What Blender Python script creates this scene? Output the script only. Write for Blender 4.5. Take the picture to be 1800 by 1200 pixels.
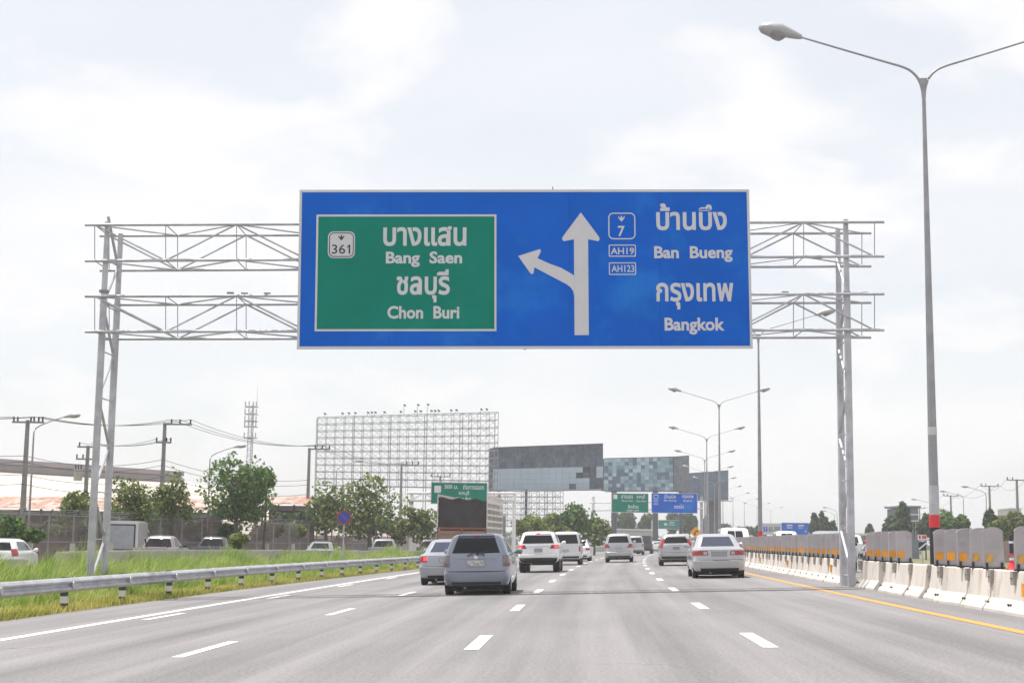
import bpy, bmesh, math, random
import numpy as np
from mathutils import Vector, Matrix
random.seed(7); rng = np.random.default_rng(7)
sc = bpy.context.scene
for o in list(bpy.data.objects): bpy.data.objects.remove(o)
R = math.radians
col = sc.collection

# ------------------------------------------------------------------ camera
F, PITCH, ROLL, H = 2600.0, .13385, .01282, 1.3124        # focal length in pixels of an 1800 px wide frame
SL, H0, K = .02891, .04283, .00024                         # road cross fall, heading and curvature
cd = bpy.data.cameras.new('camera'); cam = bpy.data.objects.new('camera', cd); col.objects.link(cam)
c_, s_ = math.cos(PITCH), math.sin(PITCH); cr_, sr_ = math.cos(ROLL), math.sin(ROLL)
U0 = Vector((0, -s_, c_)); R0 = Vector((1, 0, 0))
Rc = R0*cr_ + U0*sr_; Uc = U0*cr_ - R0*sr_; Bc = Rc.cross(Uc)
mw = Matrix((Rc, Uc, Bc)).transposed().to_4x4(); mw.translation = Vector((0, 0, H))
cam.matrix_world = mw
cd.sensor_width = 36; cd.lens = F/1800*36; cd.clip_start = .1; cd.clip_end = 9000
sc.camera = cam

# ------------------------------------------------------------------ sky, sun, exposure
SUN_EL, SUN_AZ = R(73), R(-58)          # azimuth from +Y towards +X: the sun stands high on the left
w = bpy.data.worlds.new('World'); sc.world = w; w.use_nodes = True
nt = w.node_tree; nt.nodes.clear()
def N(t, **kw):
    n = nt.nodes.new(t)
    for k, v in kw.items(): setattr(n, k, v)
    return n
out = N('ShaderNodeOutputWorld'); bg = N('ShaderNodeBackground'); bg.inputs[1].default_value = .1
sky = N('ShaderNodeTexSky', sky_type='NISHITA'); sky.sun_disc = False
sky.sun_elevation = SUN_EL; sky.sun_rotation = SUN_AZ; sky.air_density = 1.2; sky.dust_density = .7; sky.ozone_density = 2.5
tc = N('ShaderNodeTexCoord'); sep = N('ShaderNodeSeparateXYZ'); nt.links.new(tc.outputs['Generated'], sep.inputs[0])
mz = N('ShaderNodeMath', operation='MAXIMUM'); nt.links.new(sep.outputs[2], mz.inputs[0]); mz.inputs[1].default_value = 0
az = N('ShaderNodeMath', operation='ADD'); nt.links.new(mz.outputs[0], az.inputs[0]); az.inputs[1].default_value = .30
dv = N('ShaderNodeVectorMath', operation='DIVIDE'); nt.links.new(tc.outputs['Generated'], dv.inputs[0])
cb = N('ShaderNodeCombineXYZ')
for i in range(2): nt.links.new(az.outputs[0], cb.inputs[i])
cb.inputs[2].default_value = 1
nt.links.new(cb.outputs[0], dv.inputs[1])
def cloud(scale, lo, hi, detail, loc):
    mp = N('ShaderNodeMapping'); mp.inputs['Location'].default_value = loc
    nt.links.new(dv.outputs[0], mp.inputs[0])
    no = N('ShaderNodeTexNoise'); no.inputs['Scale'].default_value = scale; no.inputs['Detail'].default_value = detail
    no.inputs['Roughness'].default_value = .52; no.inputs['Distortion'].default_value = .3
    nt.links.new(mp.outputs[0], no.inputs[0])
    mr = N('ShaderNodeMapRange', interpolation_type='SMOOTHSTEP'); mr.inputs[1].default_value = lo; mr.inputs[2].default_value = hi
    nt.links.new(no.outputs[0], mr.inputs[0]); return mr.outputs[0]
m1 = cloud(.9, .36, .62, 6, (5.1, .2, 0)); m2 = cloud(3.4, .46, .62, 8, (.4, 5.2, 0))
mx = N('ShaderNodeMath', operation='MAXIMUM'); nt.links.new(m1, mx.inputs[0]); nt.links.new(m2, mx.inputs[1])
mm = N('ShaderNodeMapRange'); mm.inputs[3].default_value = .76; mm.inputs[4].default_value = 1.0
nt.links.new(mx.outputs[0], mm.inputs[0])
shade = cloud(1.6, .25, .75, 6, (7.7, 3.1, 0))
cmix = N('ShaderNodeMix', data_type='RGBA'); nt.links.new(shade, cmix.inputs[0])
cmix.inputs[6].default_value = (7.2, 7.25, 7.4, 1); cmix.inputs[7].default_value = (7.9, 7.75, 7.68, 1)
mix = N('ShaderNodeMix', data_type='RGBA'); nt.links.new(mm.outputs[0], mix.inputs[0])
nt.links.new(sky.outputs[0], mix.inputs[6]); nt.links.new(cmix.outputs[2], mix.inputs[7])
nt.links.new(mix.outputs[2], bg.inputs[0]); nt.links.new(bg.outputs[0], out.inputs[0])

sl = bpy.data.lights.new('sun', 'SUN'); sl.energy = 4.0; sl.angle = R(.6); sl.color = (1, .965, .91)
sun = bpy.data.objects.new('sun', sl); col.objects.link(sun)
sd = Vector((math.sin(SUN_AZ)*math.cos(SUN_EL), math.cos(SUN_AZ)*math.cos(SUN_EL), math.sin(SUN_EL)))
sun.rotation_euler = sd.to_track_quat('Z', 'Y').to_euler(); sun.location = (0, 0, 60)
sc.view_settings.view_transform = 'Standard'; sc.view_settings.look = 'None'
sc.view_settings.gamma = 1; sc.view_settings.exposure = .46; sc.view_settings.use_curve_mapping = False
sc.cycles.max_bounces = 8; sc.cycles.transparent_max_bounces = 14
try: sc.cycles.volume_bounces = 0
except Exception: pass

# ------------------------------------------------------------------ geometry helpers
def ray(x, y):
    a, b = x-900, y-600
    a, b = a*cr_ + b*sr_, -a*sr_ + b*cr_
    v = -b; d = F*c_ - v*s_
    return Vector((a/d, 1, (F*s_ + v*c_)/d))
def at(x, y, Y): return ray(x, y)*Y + Vector((0, 0, H))     # point seen at photo pixel (x, y) at distance Y
def RX(Y): return H0*Y + K*Y*Y
def ZR(u): return SL*max(-11.3, min(7.75, u))
def P(u, Y, z=None): return Vector((u + RX(Y), Y, ZR(u) if z is None else z))
def HEAD(Y): return -math.atan(H0 + 2*K*Y)
def U_of(x, y, Y): return at(x, y, Y).x - RX(Y)

# ------------------------------------------------------------------ materials
MATS = {}
def M(name, rgb, rough=.6, metal=0, var=.12, scale=4, spec=.5, bump=0, bscale=40, coat=0, stretch=None, dark=None, dlo=.5, dhi=.7, dscale=1.5, uvc=False, wc=False):
    if name in MATS: return MATS[name]
    m = bpy.data.materials.new(name); m.use_nodes = True; t = m.node_tree; b = t.nodes['Principled BSDF']
    b.inputs['Roughness'].default_value = rough; b.inputs['Metallic'].default_value = metal
    b.inputs['Specular IOR Level'].default_value = spec
    if coat: b.inputs['Coat Weight'].default_value = coat; b.inputs['Coat Roughness'].default_value = .04
    tx = t.nodes.new('ShaderNodeTexCoord'); mp = t.nodes.new('ShaderNodeMapping'); t.links.new(t.nodes.new('ShaderNodeNewGeometry').outputs['Position'] if wc else tx.outputs['UV' if uvc else 'Object'], mp.inputs[0])
    if stretch: mp.inputs['Scale'].default_value = stretch
    no = t.nodes.new('ShaderNodeTexNoise'); no.inputs['Scale'].default_value = scale; no.inputs['Detail'].default_value = 6; no.inputs['Roughness'].default_value = .6
    t.links.new(mp.outputs[0], no.inputs[0])
    rp = t.nodes.new('ShaderNodeValToRGB'); rp.color_ramp.elements[0].position = .3; rp.color_ramp.elements[1].position = .7
    lo = [max(0, c*(1-var)) for c in rgb]; hi = [min(1, c*(1+var)) for c in rgb]
    rp.color_ramp.elements[0].color = (*lo, 1); rp.color_ramp.elements[1].color = (*hi, 1)
    t.links.new(no.outputs[0], rp.inputs[0]); last = rp.outputs[0]
    if dark:
        n2 = t.nodes.new('ShaderNodeTexNoise'); n2.inputs['Scale'].default_value = dscale; n2.inputs['Detail'].default_value = 8; n2.inputs['Roughness'].default_value = .65
        t.links.new(mp.outputs[0], n2.inputs[0])
        mr = t.nodes.new('ShaderNodeMapRange'); mr.inputs[1].default_value = dlo; mr.inputs[2].default_value = dhi; t.links.new(n2.outputs[0], mr.inputs[0])
        mi = t.nodes.new('ShaderNodeMix'); mi.data_type = 'RGBA'; t.links.new(mr.outputs[0], mi.inputs[0]); t.links.new(last, mi.inputs[6]); mi.inputs[7].default_value = (*dark, 1)
        last = mi.outputs[2]
    t.links.new(last, b.inputs['Base Color'])
    if bump:
        n3 = t.nodes.new('ShaderNodeTexNoise'); n3.inputs['Scale'].default_value = bscale; n3.inputs['Detail'].default_value = 4
        t.links.new(tx.outputs['Object'], n3.inputs[0]); bp = t.nodes.new('ShaderNodeBump'); bp.inputs['Strength'].default_value = bump; bp.inputs['Distance'].default_value = .02
        t.links.new(n3.outputs[0], bp.inputs['Height']); t.links.new(bp.outputs[0], b.inputs['Normal'])
    MATS[name] = m; return m
def leafmat(name, a, b_, c, sc_=1.2):
    m = bpy.data.materials.new(name); m.use_nodes = True; t = m.node_tree; b = t.nodes['Principled BSDF']
    b.inputs['Roughness'].default_value = .55; b.inputs['Specular IOR Level'].default_value = .3
    g = t.nodes.new('ShaderNodeNewGeometry'); no = t.nodes.new('ShaderNodeTexNoise'); no.inputs['Scale'].default_value = sc_; no.inputs['Detail'].default_value = 3
    t.links.new(g.outputs['Position'], no.inputs[0])
    ad = t.nodes.new('ShaderNodeMath'); ad.operation = 'MULTIPLY_ADD'; t.links.new(g.outputs['Random Per Island'], ad.inputs[0]); ad.inputs[1].default_value = .45
    t.links.new(no.outputs[0], ad.inputs[2])
    rp = t.nodes.new('ShaderNodeValToRGB'); e = rp.color_ramp.elements
    e[0].position = .45; e[0].color = (*a, 1); e[1].position = 1.0; e[1].color = (*c, 1); x = e.new(.7); x.color = (*b_, 1)
    t.links.new(ad.outputs[0], rp.inputs[0]); t.links.new(rp.outputs[0], b.inputs['Base Color'])
    tr = t.nodes.new('ShaderNodeBsdfTranslucent'); t.links.new(rp.outputs[0], tr.inputs[0])
    ms = t.nodes.new('ShaderNodeMixShader'); ms.inputs[0].default_value = .4
    t.links.new(b.outputs[0], ms.inputs[1]); t.links.new(tr.outputs[0], ms.inputs[2]); t.links.new(ms.outputs[0], t.nodes['Material Output'].inputs[0])
    MATS[name] = m; return m
def emit(name, rgb, s, base=None):
    m = M(name, base or rgb, .3); b = m.node_tree.nodes['Principled BSDF']
    b.inputs['Emission Color'].default_value = (*rgb, 1); b.inputs['Emission Strength'].default_value = s; return m

steel = M('galvanised', (.45, .455, .49), .5, .25, .18, 2.2, dark=(.30, .305, .34), dlo=.5, dhi=.75, dscale=2)
steel_d = M('grey_steel', (.23, .235, .26), .5, .3, .15, 3)
lampsteel = M('lamp_steel', (.30, .30, .325), .45, .4, .15, 3)
white_steel = M('white_steel', (.72, .72, .72), .5, 0, .06)
concrete = M('concrete', (.42, .40, .385), .9, 0, .15, 3, bump=.3, dark=(.25, .24, .23), dlo=.5, dhi=.8)
cream = M('cream_concrete', (.66, .61, .555), .85, 0, .10, 1.1, bump=.35, bscale=50, dark=(.36, .31, .27), dlo=.52, dhi=.80, dscale=2.6, stretch=(1, 1, .35), wc=True)
poleconc = M('pole_concrete', (.24, .235, .24), .9, 0, .15, 3)
black = M('black_plastic', (.02, .02, .022), .55, 0, .1)
dark = M('dark_void', (.016, .014, .016), .9, 0, .2)
rubber = M('tyre_rubber', (.022, .021, .021), .85, 0, .15, 8)
glass = M('tinted_glass', (.010, .011, .015), .05, 0, .05, spec=.28)
glass_b = M('bluish_glass', (.035, .042, .075), .05, 0, .05, spec=.45)
chrome = M('chrome', (.6, .6, .62), .18, 1, .03)
redlens = M('red_lens', (.30, .012, .02), .2, 0, .1, coat=.6)
clearlens = M('clear_lens', (.38, .37, .39), .15, 0, .1, coat=.6)
litlens = emit('lit_red_lens', (1, .05, .06), 1.6, (.6, .02, .03))
platem = M('number_plate_white', (.5, .5, .5), .5, 0, .1, 25, dark=(.2, .2, .22), dlo=.5, dhi=.62, dscale=14)
signblue = M('sign_blue', (.0002, .110, .56), .55, 0, .12, .5, spec=.05, dark=(.02, .24, .70), dlo=.52, dhi=.85, dscale=.35)
signgreen = M('sign_green', (.0002, .20, .148), .55, 0, .09, .7, spec=.05, dark=(.01, .23, .17), dlo=.58, dhi=.85, dscale=.5)
signwhite = M('sign_white', (.56, .56, .60), .45, 0, .04, 2)
signdark = M('sign_dark', (.03, .03, .05), .5, 0, .1)
redpaint = M('red_paint', (.62, .03, .035), .5, 0, .1)
orange = M('orange_reflector', (.70, .29, .02), .4, 0, .3, 1.3, wc=True)
yellowsign = M('yellow_sign', (.75, .33, .01), .45, 0, .08)
paddle = M('grey_plastic', (.38, .36, .385), .6, 0, .12, 1.7, wc=True, dark=(.27, .25, .26), dlo=.55, dhi=.8, dscale=3)
white_trim = M('white_plastic', (.68, .68, .68), .5, 0, .05)
bark = M('bark', (.10, .08, .06), .9, 0, .25, 6, bump=.5)
leaf_a = leafmat('leaf_olive', (.045, .08, .018), (.125, .18, .04), (.32, .34, .11))
leaf_b = leafmat('leaf_green', (.035, .08, .02), (.085, .17, .04), (.21, .30, .08))
leaf_c = leafmat('leaf_dark', (.024, .055, .024), (.055, .105, .04), (.13, .18, .065))
grassm = leafmat('grass_blade', (.10, .21, .025), (.24, .38, .06), (.56, .60, .20), .35)
grasss = leafmat('short_grass', (.18, .21, .035), (.40, .40, .08), (.62, .56, .20), .4)

# ------------------------------------------------------------------ object helpers
def tag(o, label=None, cat=None, group=None, kind=None):
    if label: o['label'] = label
    if cat: o['category'] = cat
    if group: o['group'] = group
    if kind: o['kind'] = kind
    return o
def empty(name, loc, rz=0, label=None, cat=None, group=None):
    o = bpy.data.objects.new(name, None); col.objects.link(o); o.location = loc; o.rotation_euler = (0, 0, rz)
    o.empty_display_size = .3
    return tag(o, label, cat, group)
class MB:
    def __init__(s): s.v = []; s.f = []; s.uv = None
    def quad(s, *p):
        n = len(s.v); s.v += [tuple(q) for q in p]; s.f.append(tuple(range(n, n+len(p)))); return s
    def box(s, c, d, rot=None):
        n = len(s.v); c = Vector(c)
        for i in range(8):
            q = Vector(((-.5, .5)[i & 1]*d[0], (-.5, .5)[(i >> 1) & 1]*d[1], (-.5, .5)[(i >> 2) & 1]*d[2]))
            if rot: q = rot @ q
            s.v.append(tuple(c+q))
        for q in ((0, 2, 3, 1), (4, 5, 7, 6), (0, 1, 5, 4), (2, 6, 7, 3), (0, 4, 6, 2), (1, 3, 7, 5)): s.f.append(tuple(n+i for i in q))
        return s
    def bar(s, a, b, wd, ht=None):
        a, b = Vector(a), Vector(b); d = b-a; q = d.to_track_quat('Y', 'Z').to_matrix()
        return s.box((a+b)/2, (wd, d.length, ht or wd), q)
    def tube(s, path, r, n=8, cap=True):
        path = [Vector(p) for p in path]; rs = r if isinstance(r, (list, tuple)) else [r]*len(path); b = len(s.v)
        for i, p in enumerate(path):
            d = (path[min(i+1, len(path)-1)] - path[max(i-1, 0)]).normalized()
            a = Vector((0, 0, 1)) if abs(d.z) < .9 else Vector((1, 0, 0))
            x = d.cross(a).normalized(); y = x.cross(d)
            for j in range(n):
                t = 2*math.pi*j/n; s.v.append(tuple(p + (x*math.cos(t) + y*math.sin(t))*rs[i]))
        for i in range(len(path)-1):
            for j in range(n):
                k = (j+1) % n; s.f.append((b+i*n+j, b+i*n+k, b+(i+1)*n+k, b+(i+1)*n+j))
        if cap:
            s.f.append(tuple(b+j for j in range(n))[::-1]); s.f.append(tuple(b+(len(path)-1)*n+j for j in range(n)))
        return s
    def prism(s, poly, a, b, mat=None):     # poly 2D (x, z) extruded from y=a to y=b
        n = len(poly); m = len(s.v)
        for y in (a, b):
            for x, z in poly:
                q = Vector((x, y, z)); s.v.append(tuple(mat @ q if mat else q))
        for i in range(n):
            j = (i+1) % n; s.f.append((m+i, m+j, m+n+j, m+n+i))
        s.f.append(tuple(m+i for i in range(n))[::-1]); s.f.append(tuple(m+n+i for i in range(n)))
        return s
    def sweep(s, prof, frames, closed=True):  # frames: list of (origin, side, up)
        b = len(s.v); n = len(prof)
        for o, x, z in frames:
            for p in prof: s.v.append(tuple(Vector(o) + Vector(x)*p[0] + Vector(z)*p[1]))
        for i in range(len(frames)-1):
            for j in range(n if closed else n-1):
                k = (j+1) % n; s.f.append((b+i*n+j, b+i*n+k, b+(i+1)*n+k, b+(i+1)*n+j))
        if closed:
            s.f.append(tuple(b+j for j in range(n))[::-1]); s.f.append(tuple(b+(len(frames)-1)*n+j for j in range(n)))
        return s
    def mesh(s, name, mat, smooth=None):
        me = bpy.data.meshes.new(name); me.from_pydata(s.v, [], s.f); me.validate()
        if mat: me.materials.append(mat)
        bm = bmesh.new(); bm.from_mesh(me); bmesh.ops.recalc_face_normals(bm, faces=bm.faces); bm.to_mesh(me); bm.free()
        if smooth:
            me.shade_smooth(); me.set_sharp_from_angle(angle=R(smooth))
        me.update(); return me
    def build(s, name, mat, parent=None, smooth=None, loc=None):
        o = bpy.data.objects.new(name, s.mesh(name, mat, smooth)); col.objects.link(o)
        if parent: o.parent = parent
        if loc is not None: o.location = loc
        return o
def copy_tree(o, parent=None):
    c = o.copy(); col.objects.link(c); c.parent = parent
    if parent: c.matrix_parent_inverse = Matrix()
    for ch in list(o.children): copy_tree(ch, c)
    return c
def inst(name, me, parent=None, loc=(0, 0, 0), rz=0, rot=None):
    o = bpy.data.objects.new(name, me); col.objects.link(o); o.location = loc; o.rotation_euler = rot or (0, 0, rz)
    if parent: o.parent = parent
    return o
def arr_mesh(name, verts, quads, mat, parent=None):
    me = bpy.data.meshes.new(name); nv = len(verts); nf, k = quads.shape
    me.vertices.add(nv); me.vertices.foreach_set('co', verts.astype('f4').ravel())
    me.loops.add(nf*k); me.loops.foreach_set('vertex_index', quads.astype('i4').ravel())
    me.polygons.add(nf); me.polygons.foreach_set('loop_start', np.arange(0, nf*k, k, dtype='i4'))
    me.update(calc_edges=True); me.materials.append(mat)
    o = bpy.data.objects.new(name, me); col.objects.link(o)
    if parent: o.parent = parent
    return o

# ------------------------------------------------------------------ ground and roads
gm = M('verge_soil', (.20, .17, .085), .95, 0, .3, .35, dark=(.10, .13, .03), dlo=.45, dhi=.6, dscale=.2)
g = MB(); ys = [-40, 0, 40, 80, 160, 320, 640, 1300, 2600, 5200]; xs = [-5200, -1300, -320, -80, -30, 0, 30, 80, 320, 1300, 5200]
for y0, y1 in zip(ys, ys[1:]):
    for x0, x1 in zip(xs, xs[1:]): g.quad((x0, y0, -.42), (x1, y0, -.42), (x1, y1, -.42), (x0, y1, -.42))
tag(g.build('ground', gm), kind='structure')

def asphalt():
    m = bpy.data.materials.new('asphalt'); m.use_nodes = True; t = m.node_tree; b = t.nodes['Principled BSDF']
    b.inputs['Roughness'].default_value = .88; b.inputs['Specular IOR Level'].default_value = .35
    uv = t.nodes.new('ShaderNodeTexCoord')
    def noise(sx, sy, scale, det=5):
        mp = t.nodes.new('ShaderNodeMapping'); mp.inputs['Scale'].default_value = (sx, sy, 1); t.links.new(uv.outputs['UV'], mp.inputs[0])
        n = t.nodes.new('ShaderNodeTexNoise'); n.inputs['Scale'].default_value = scale; n.inputs['Detail'].default_value = det; n.inputs['Roughness'].default_value = .6
        t.links.new(mp.outputs[0], n.inputs[0]); return n.outputs[0]
    fine = noise(1, 1, 22, 3); streak = noise(1.6, .03, 1.2, 6); blot = noise(.5, .16, .55, 5); crack = noise(1, .5, 1.5, 8)
    rp = t.nodes.new('ShaderNodeValToRGB'); e = rp.color_ramp.elements
    e[0].position = .3; e[0].color = (.133, .127, .131, 1); e[1].position = .7; e[1].color = (.272, .258, .262, 1)
    def madd(a, k, c):
        q = t.nodes.new('ShaderNodeMath'); q.operation = 'MULTIPLY_ADD'; t.links.new(a, q.inputs[0]); q.inputs[1].default_value = k
        if isinstance(c, float): q.inputs[2].default_value = c
        else: t.links.new(c, q.inputs[2])
        return q.outputs[0]
    sp_ = t.nodes.new('ShaderNodeSeparateXYZ'); t.links.new(uv.outputs['UV'], sp_.inputs[0])
    trk = t.nodes.new('ShaderNodeMath'); trk.operation = 'MULTIPLY_ADD'; t.links.new(sp_.outputs[0], trk.inputs[0]); trk.inputs[1].default_value = 2*math.pi/1.8; trk.inputs[2].default_value = .6
    tsn = t.nodes.new('ShaderNodeMath'); tsn.operation = 'SINE'; t.links.new(trk.outputs[0], tsn.inputs[0])
    v = madd(tsn.outputs[0], .055, madd(streak, .55, madd(blot, .40, madd(fine, .75, -.35))))
    t.links.new(v, rp.inputs[0])
    mr = t.nodes.new('ShaderNodeMapRange'); mr.inputs[1].default_value = .62; mr.inputs[2].default_value = .74; t.links.new(crack, mr.inputs[0])
    mi = t.nodes.new('ShaderNodeMix'); mi.data_type = 'RGBA'; mm_ = t.nodes.new('ShaderNodeMath'); mm_.operation = 'MULTIPLY'; mm_.inputs[1].default_value = .35
    t.links.new(mr.outputs[0], mm_.inputs[0]); t.links.new(mm_.outputs[0], mi.inputs[0]); t.links.new(rp.outputs[0], mi.inputs[6]); mi.inputs[7].default_value = (.13, .12, .12, 1)
    vm = t.nodes.new('ShaderNodeMapping'); vm.inputs['Scale'].default_value = (.30, .16, 1); t.links.new(uv.outputs['UV'], vm.inputs[0])
    wn_ = t.nodes.new('ShaderNodeTexNoise'); wn_.inputs['Scale'].default_value = 2.5; wn_.inputs['Detail'].default_value = 5; t.links.new(vm.outputs[0], wn_.inputs[0])
    va = t.nodes.new('ShaderNodeVectorMath'); va.operation = 'MULTIPLY_ADD'; t.links.new(wn_.outputs[1], va.inputs[0]); va.inputs[1].default_value = (.5, .5, 0); t.links.new(vm.outputs[0], va.inputs[2])
    vo = t.nodes.new('ShaderNodeTexVoronoi'); vo.feature = 'DISTANCE_TO_EDGE'; vo.inputs['Scale'].default_value = 1.0; t.links.new(va.outputs[0], vo.inputs[0])
    lt = t.nodes.new('ShaderNodeMapRange'); lt.inputs[1].default_value = .0; lt.inputs[2].default_value = .008; lt.inputs[3].default_value = 1; lt.inputs[4].default_value = 0; t.links.new(vo.outputs['Distance'], lt.inputs[0])
    mk = t.nodes.new('ShaderNodeMapRange'); mk.inputs[1].default_value = .52; mk.inputs[2].default_value = .62; mk.inputs[4].default_value = .5; t.links.new(blot, mk.inputs[0])
    ml = t.nodes.new('ShaderNodeMath'); ml.operation = 'MULTIPLY'; t.links.new(lt.outputs[0], ml.inputs[0]); t.links.new(mk.outputs[0], ml.inputs[1])
    m2_ = t.nodes.new('ShaderNodeMix'); m2_.data_type = 'RGBA'; t.links.new(ml.outputs[0], m2_.inputs[0]); t.links.new(mi.outputs[2], m2_.inputs[6]); m2_.inputs[7].default_value = (.07, .065, .065, 1)
    t.links.new(m2_.outputs[2], b.inputs['Base Color'])
    bp = t.nodes.new('ShaderNodeBump'); bp.inputs['Strength'].default_value = .25; bp.inputs['Distance'].default_value = .01; t.links.new(fine, bp.inputs['Height']); t.links.new(bp.outputs[0], b.inputs['Normal'])
    return m
asph = asphalt()
def strip(name, u0, u1, Y0, Y1, mat, dz=0, parent=None, zf=None, step=4, nu=1, ufun=None):
    n = max(2, int((Y1-Y0)/step)+1); V = []; Fc = []; UV = []
    for i in range(n+1):
        Y = Y0 + (Y1-Y0)*i/n
        for j in range(nu+1):
            u = u0 + (u1-u0)*j/nu + (ufun(Y, j) if ufun else 0)
            p = P(u, Y); V.append((p.x, p.y, (zf(u) if zf else p.z) + dz)); UV.append((u, Y))
    for i in range(n):
        for j in range(nu):
            a = i*(nu+1)+j; Fc.append((a, a+1, a+nu+2, a+nu+1))
    me = bpy.data.meshes.new(name); me.from_pydata(V, [], Fc); l = me.uv_layers.new(name='uv')
    for lp in me.loops: l.data[lp.index].uv = UV[lp.vertex_index]
    me.materials.append(mat)
    if parent and me.vertices:
        pass
    o = bpy.data.objects.new(name, me); col.objects.link(o)
    if parent: o.parent = parent
    return o
def edge_wob(Y, j): return (.10*math.sin(Y*.9)+.07*math.sin(Y*2.3+1) - (.12 if Y > 0 else 0)) if j == 0 else 0
road = tag(strip('road', -11.0, 7.75, 3, 620, asph, 0, step=2, nu=6, ufun=edge_wob), kind='structure')
wp = M('worn_white_paint', (.74, .72, .70), .7, 0, .05, 8, dark=(.34, .32, .31), dlo=.52, dhi=.72, dscale=6)
yp = M('worn_yellow_paint', (.68, .29, .055), .7, 0, .08, 8, dark=(.40, .27, .12), dlo=.6, dhi=.76, dscale=7)
strip('edge_line', -8.76, -8.54, 8, 420, wp, .005, road, step=3)
strip('edge_line', 5.90, 6.08, 8, 420, yp, .005, road, step=3)
for u, y0, ln, wd in ((-4.88, 19.75, 2.9, .16), (-1.35, 20.2, 2.9, .19), (2.33, 19.75, 2.9, .19), (-8.19, 29.4, 2.6, .15)):
    k = 0 if u > -8 else 0
    while y0 + k*10.45 < (330 if u > -8 else 150):
        yc = y0 + (k-1)*10.45 + 10.45 if u > -8 else y0 + k*10.3
        if u > -8: yc = y0 + k*10.45
        strip('lane_dash', u-wd/2, u+wd/2, yc-ln/2, yc+ln/2, wp, .0052, road, step=3); k += 1
strip('lane_dash', -4.96, -4.80, 7.9, 10.8, wp, .0052, road)
strip('lane_dash', -1.44, -1.25, 8.3, 11.2, wp, .0052, road); strip('lane_dash', 2.24, 2.43, 7.9, 10.8, wp, .0052, road)
# road of the other direction, and the frontage road on the left
tag(strip('opposite_road', 9.4, 24.5, 3, 620, asph, -.0, zf=lambda u: .18-.02*(u-9.4), step=4, nu=3), kind='structure')
def wall_xy(Y):                                        # the line of the parapet between verge and frontage road
    pts = [(10, -16.5), (50, -17.2), (68, -17.2), (90, -12.6), (110, -6.9), (140, -3.6), (180, 1.4), (260, 14.0), (400, 42.0)]
    for (a, x0), (b, x1) in zip(pts, pts[1:]):
        if Y <= b: return x0 + (x1-x0)*(Y-a)/(b-a)
    return pts[-1][1]
m = MB()
fr = [Y for Y in range(10, 401, 5)]
for a, b in zip(fr, fr[1:]):
    m.quad((wall_xy(a)-.2, a, -.395), (wall_xy(b)-.2, b, -.395), (wall_xy(b)-10.5, b, -.395), (wall_xy(a)-10.5, a, -.395))
tag(m.build('frontage_road', M('pale_asphalt', (.21, .195, .19), .9, 0, .15, .8)), kind='structure')
m = MB()
for a, b in zip(range(4, 300, 4), range(8, 304, 4)):
    m.quad(P(7.72, a, .17), P(9.42, a, .17), P(9.42, b, .17), P(7.72, b, .17))
tag(m.build('median_strip', M('median_soil', (.25, .21, .16), .95, 0, .3, 1.5, dark=(.11, .12, .05), dlo=.5, dhi=.65)), kind='structure')

# ------------------------------------------------------------------ grass of the verge
def blades(name, n, upos, hmin, hmax, wmin, wmax, mat, label, zfun):
    pos = np.array([upos() for _ in range(n)]); hh = rng.uniform(hmin, hmax, n)*(.6+.4*rng.random(n)); ww = rng.uniform(wmin, wmax, n)
    hh *= pos[:, 2]
    a = rng.uniform(0, 2*np.pi, n); lean = rng.uniform(.1, .75, n); la = rng.normal(.3, 1.0, n)
    bx = np.stack([np.cos(a), np.sin(a), 0*a], 1)*ww[:, None]/2; ld = np.stack([np.cos(la), np.sin(la), 0*la], 1)
    base = np.stack([pos[:, 0], pos[:, 1], zfun(pos[:, 0], pos[:, 1])], 1)
    mid = base + ld*(lean*hh*.25)[:, None]; mid[:, 2] += hh*.6
    tip = base + ld*(lean*hh*.95)[:, None]; tip[:, 2] += hh*(1-.35*lean)
    V = np.stack([base-bx, base+bx, mid+bx*.7, mid-bx*.7, tip], 1).reshape(-1, 3)
    i = np.arange(n)*5; q = np.stack([i, i+1, i+2, i+3], 1); t = np.stack([i+3, i+2, i+4, i+4], 1)
    me = bpy.data.meshes.new(name); me.vertices.add(len(V)); me.vertices.foreach_set('co', V.astype('f4').ravel())
    loops = np.concatenate([q.ravel(), t[:, :3].ravel()]); me.loops.add(len(loops)); me.loops.foreach_set('vertex_index', loops.astype('i4'))
    st = np.concatenate([np.arange(n)*4, n*4+np.arange(n)*3]); me.polygons.add(2*n); me.polygons.foreach_set('loop_start', st.astype('i4'))
    me.update(calc_edges=True); me.materials.append(mat)
    o = bpy.data.objects.new(name, me); col.objects.link(o); return tag(o, label, 'grass', kind='stuff')
def gr_u(Y): return -11.45 if Y < 48 else (-11.45 + .9*min(1, (Y-48)/38))
def tallpos():
    while 1:
        Y = 24 + 100*random.random()**1.5; x1 = gr_u(Y)+RX(Y)-.75; x0 = wall_xy(Y)+.15
        if x1 - x0 < .2: continue
        x = x0 + (x1-x0)*random.random()
        cl = .55 + .5*math.sin(x*1.1+Y*.35)*math.sin(Y*.23-x*.4) + .25*math.sin(x*3.1+Y)
        f = min(1, .45+.5*(x1-x)); f *= 1 + .55*max(0, 1-(x-x0)/2.2)*(1 if Y > 54 else .4)
        if Y < 36: f *= .42 + .3*max(0, (Y-30)/6) if Y > 30 else .42
        if random.random() < .35 + .65*max(.1, cl): return (x, Y, max(.3, min(1.25, .55+.6*cl))*f)
blades('tall_grass', 85000, tallpos, .60, 1.25, .018, .034, grassm, 'tall bright green grass between guardrail and low concrete wall', lambda x, y: -.42+0*x)
drym = leafmat('dry_grass_blade', (.34, .28, .13), (.52, .44, .22), (.72, .63, .36), .5)
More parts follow.
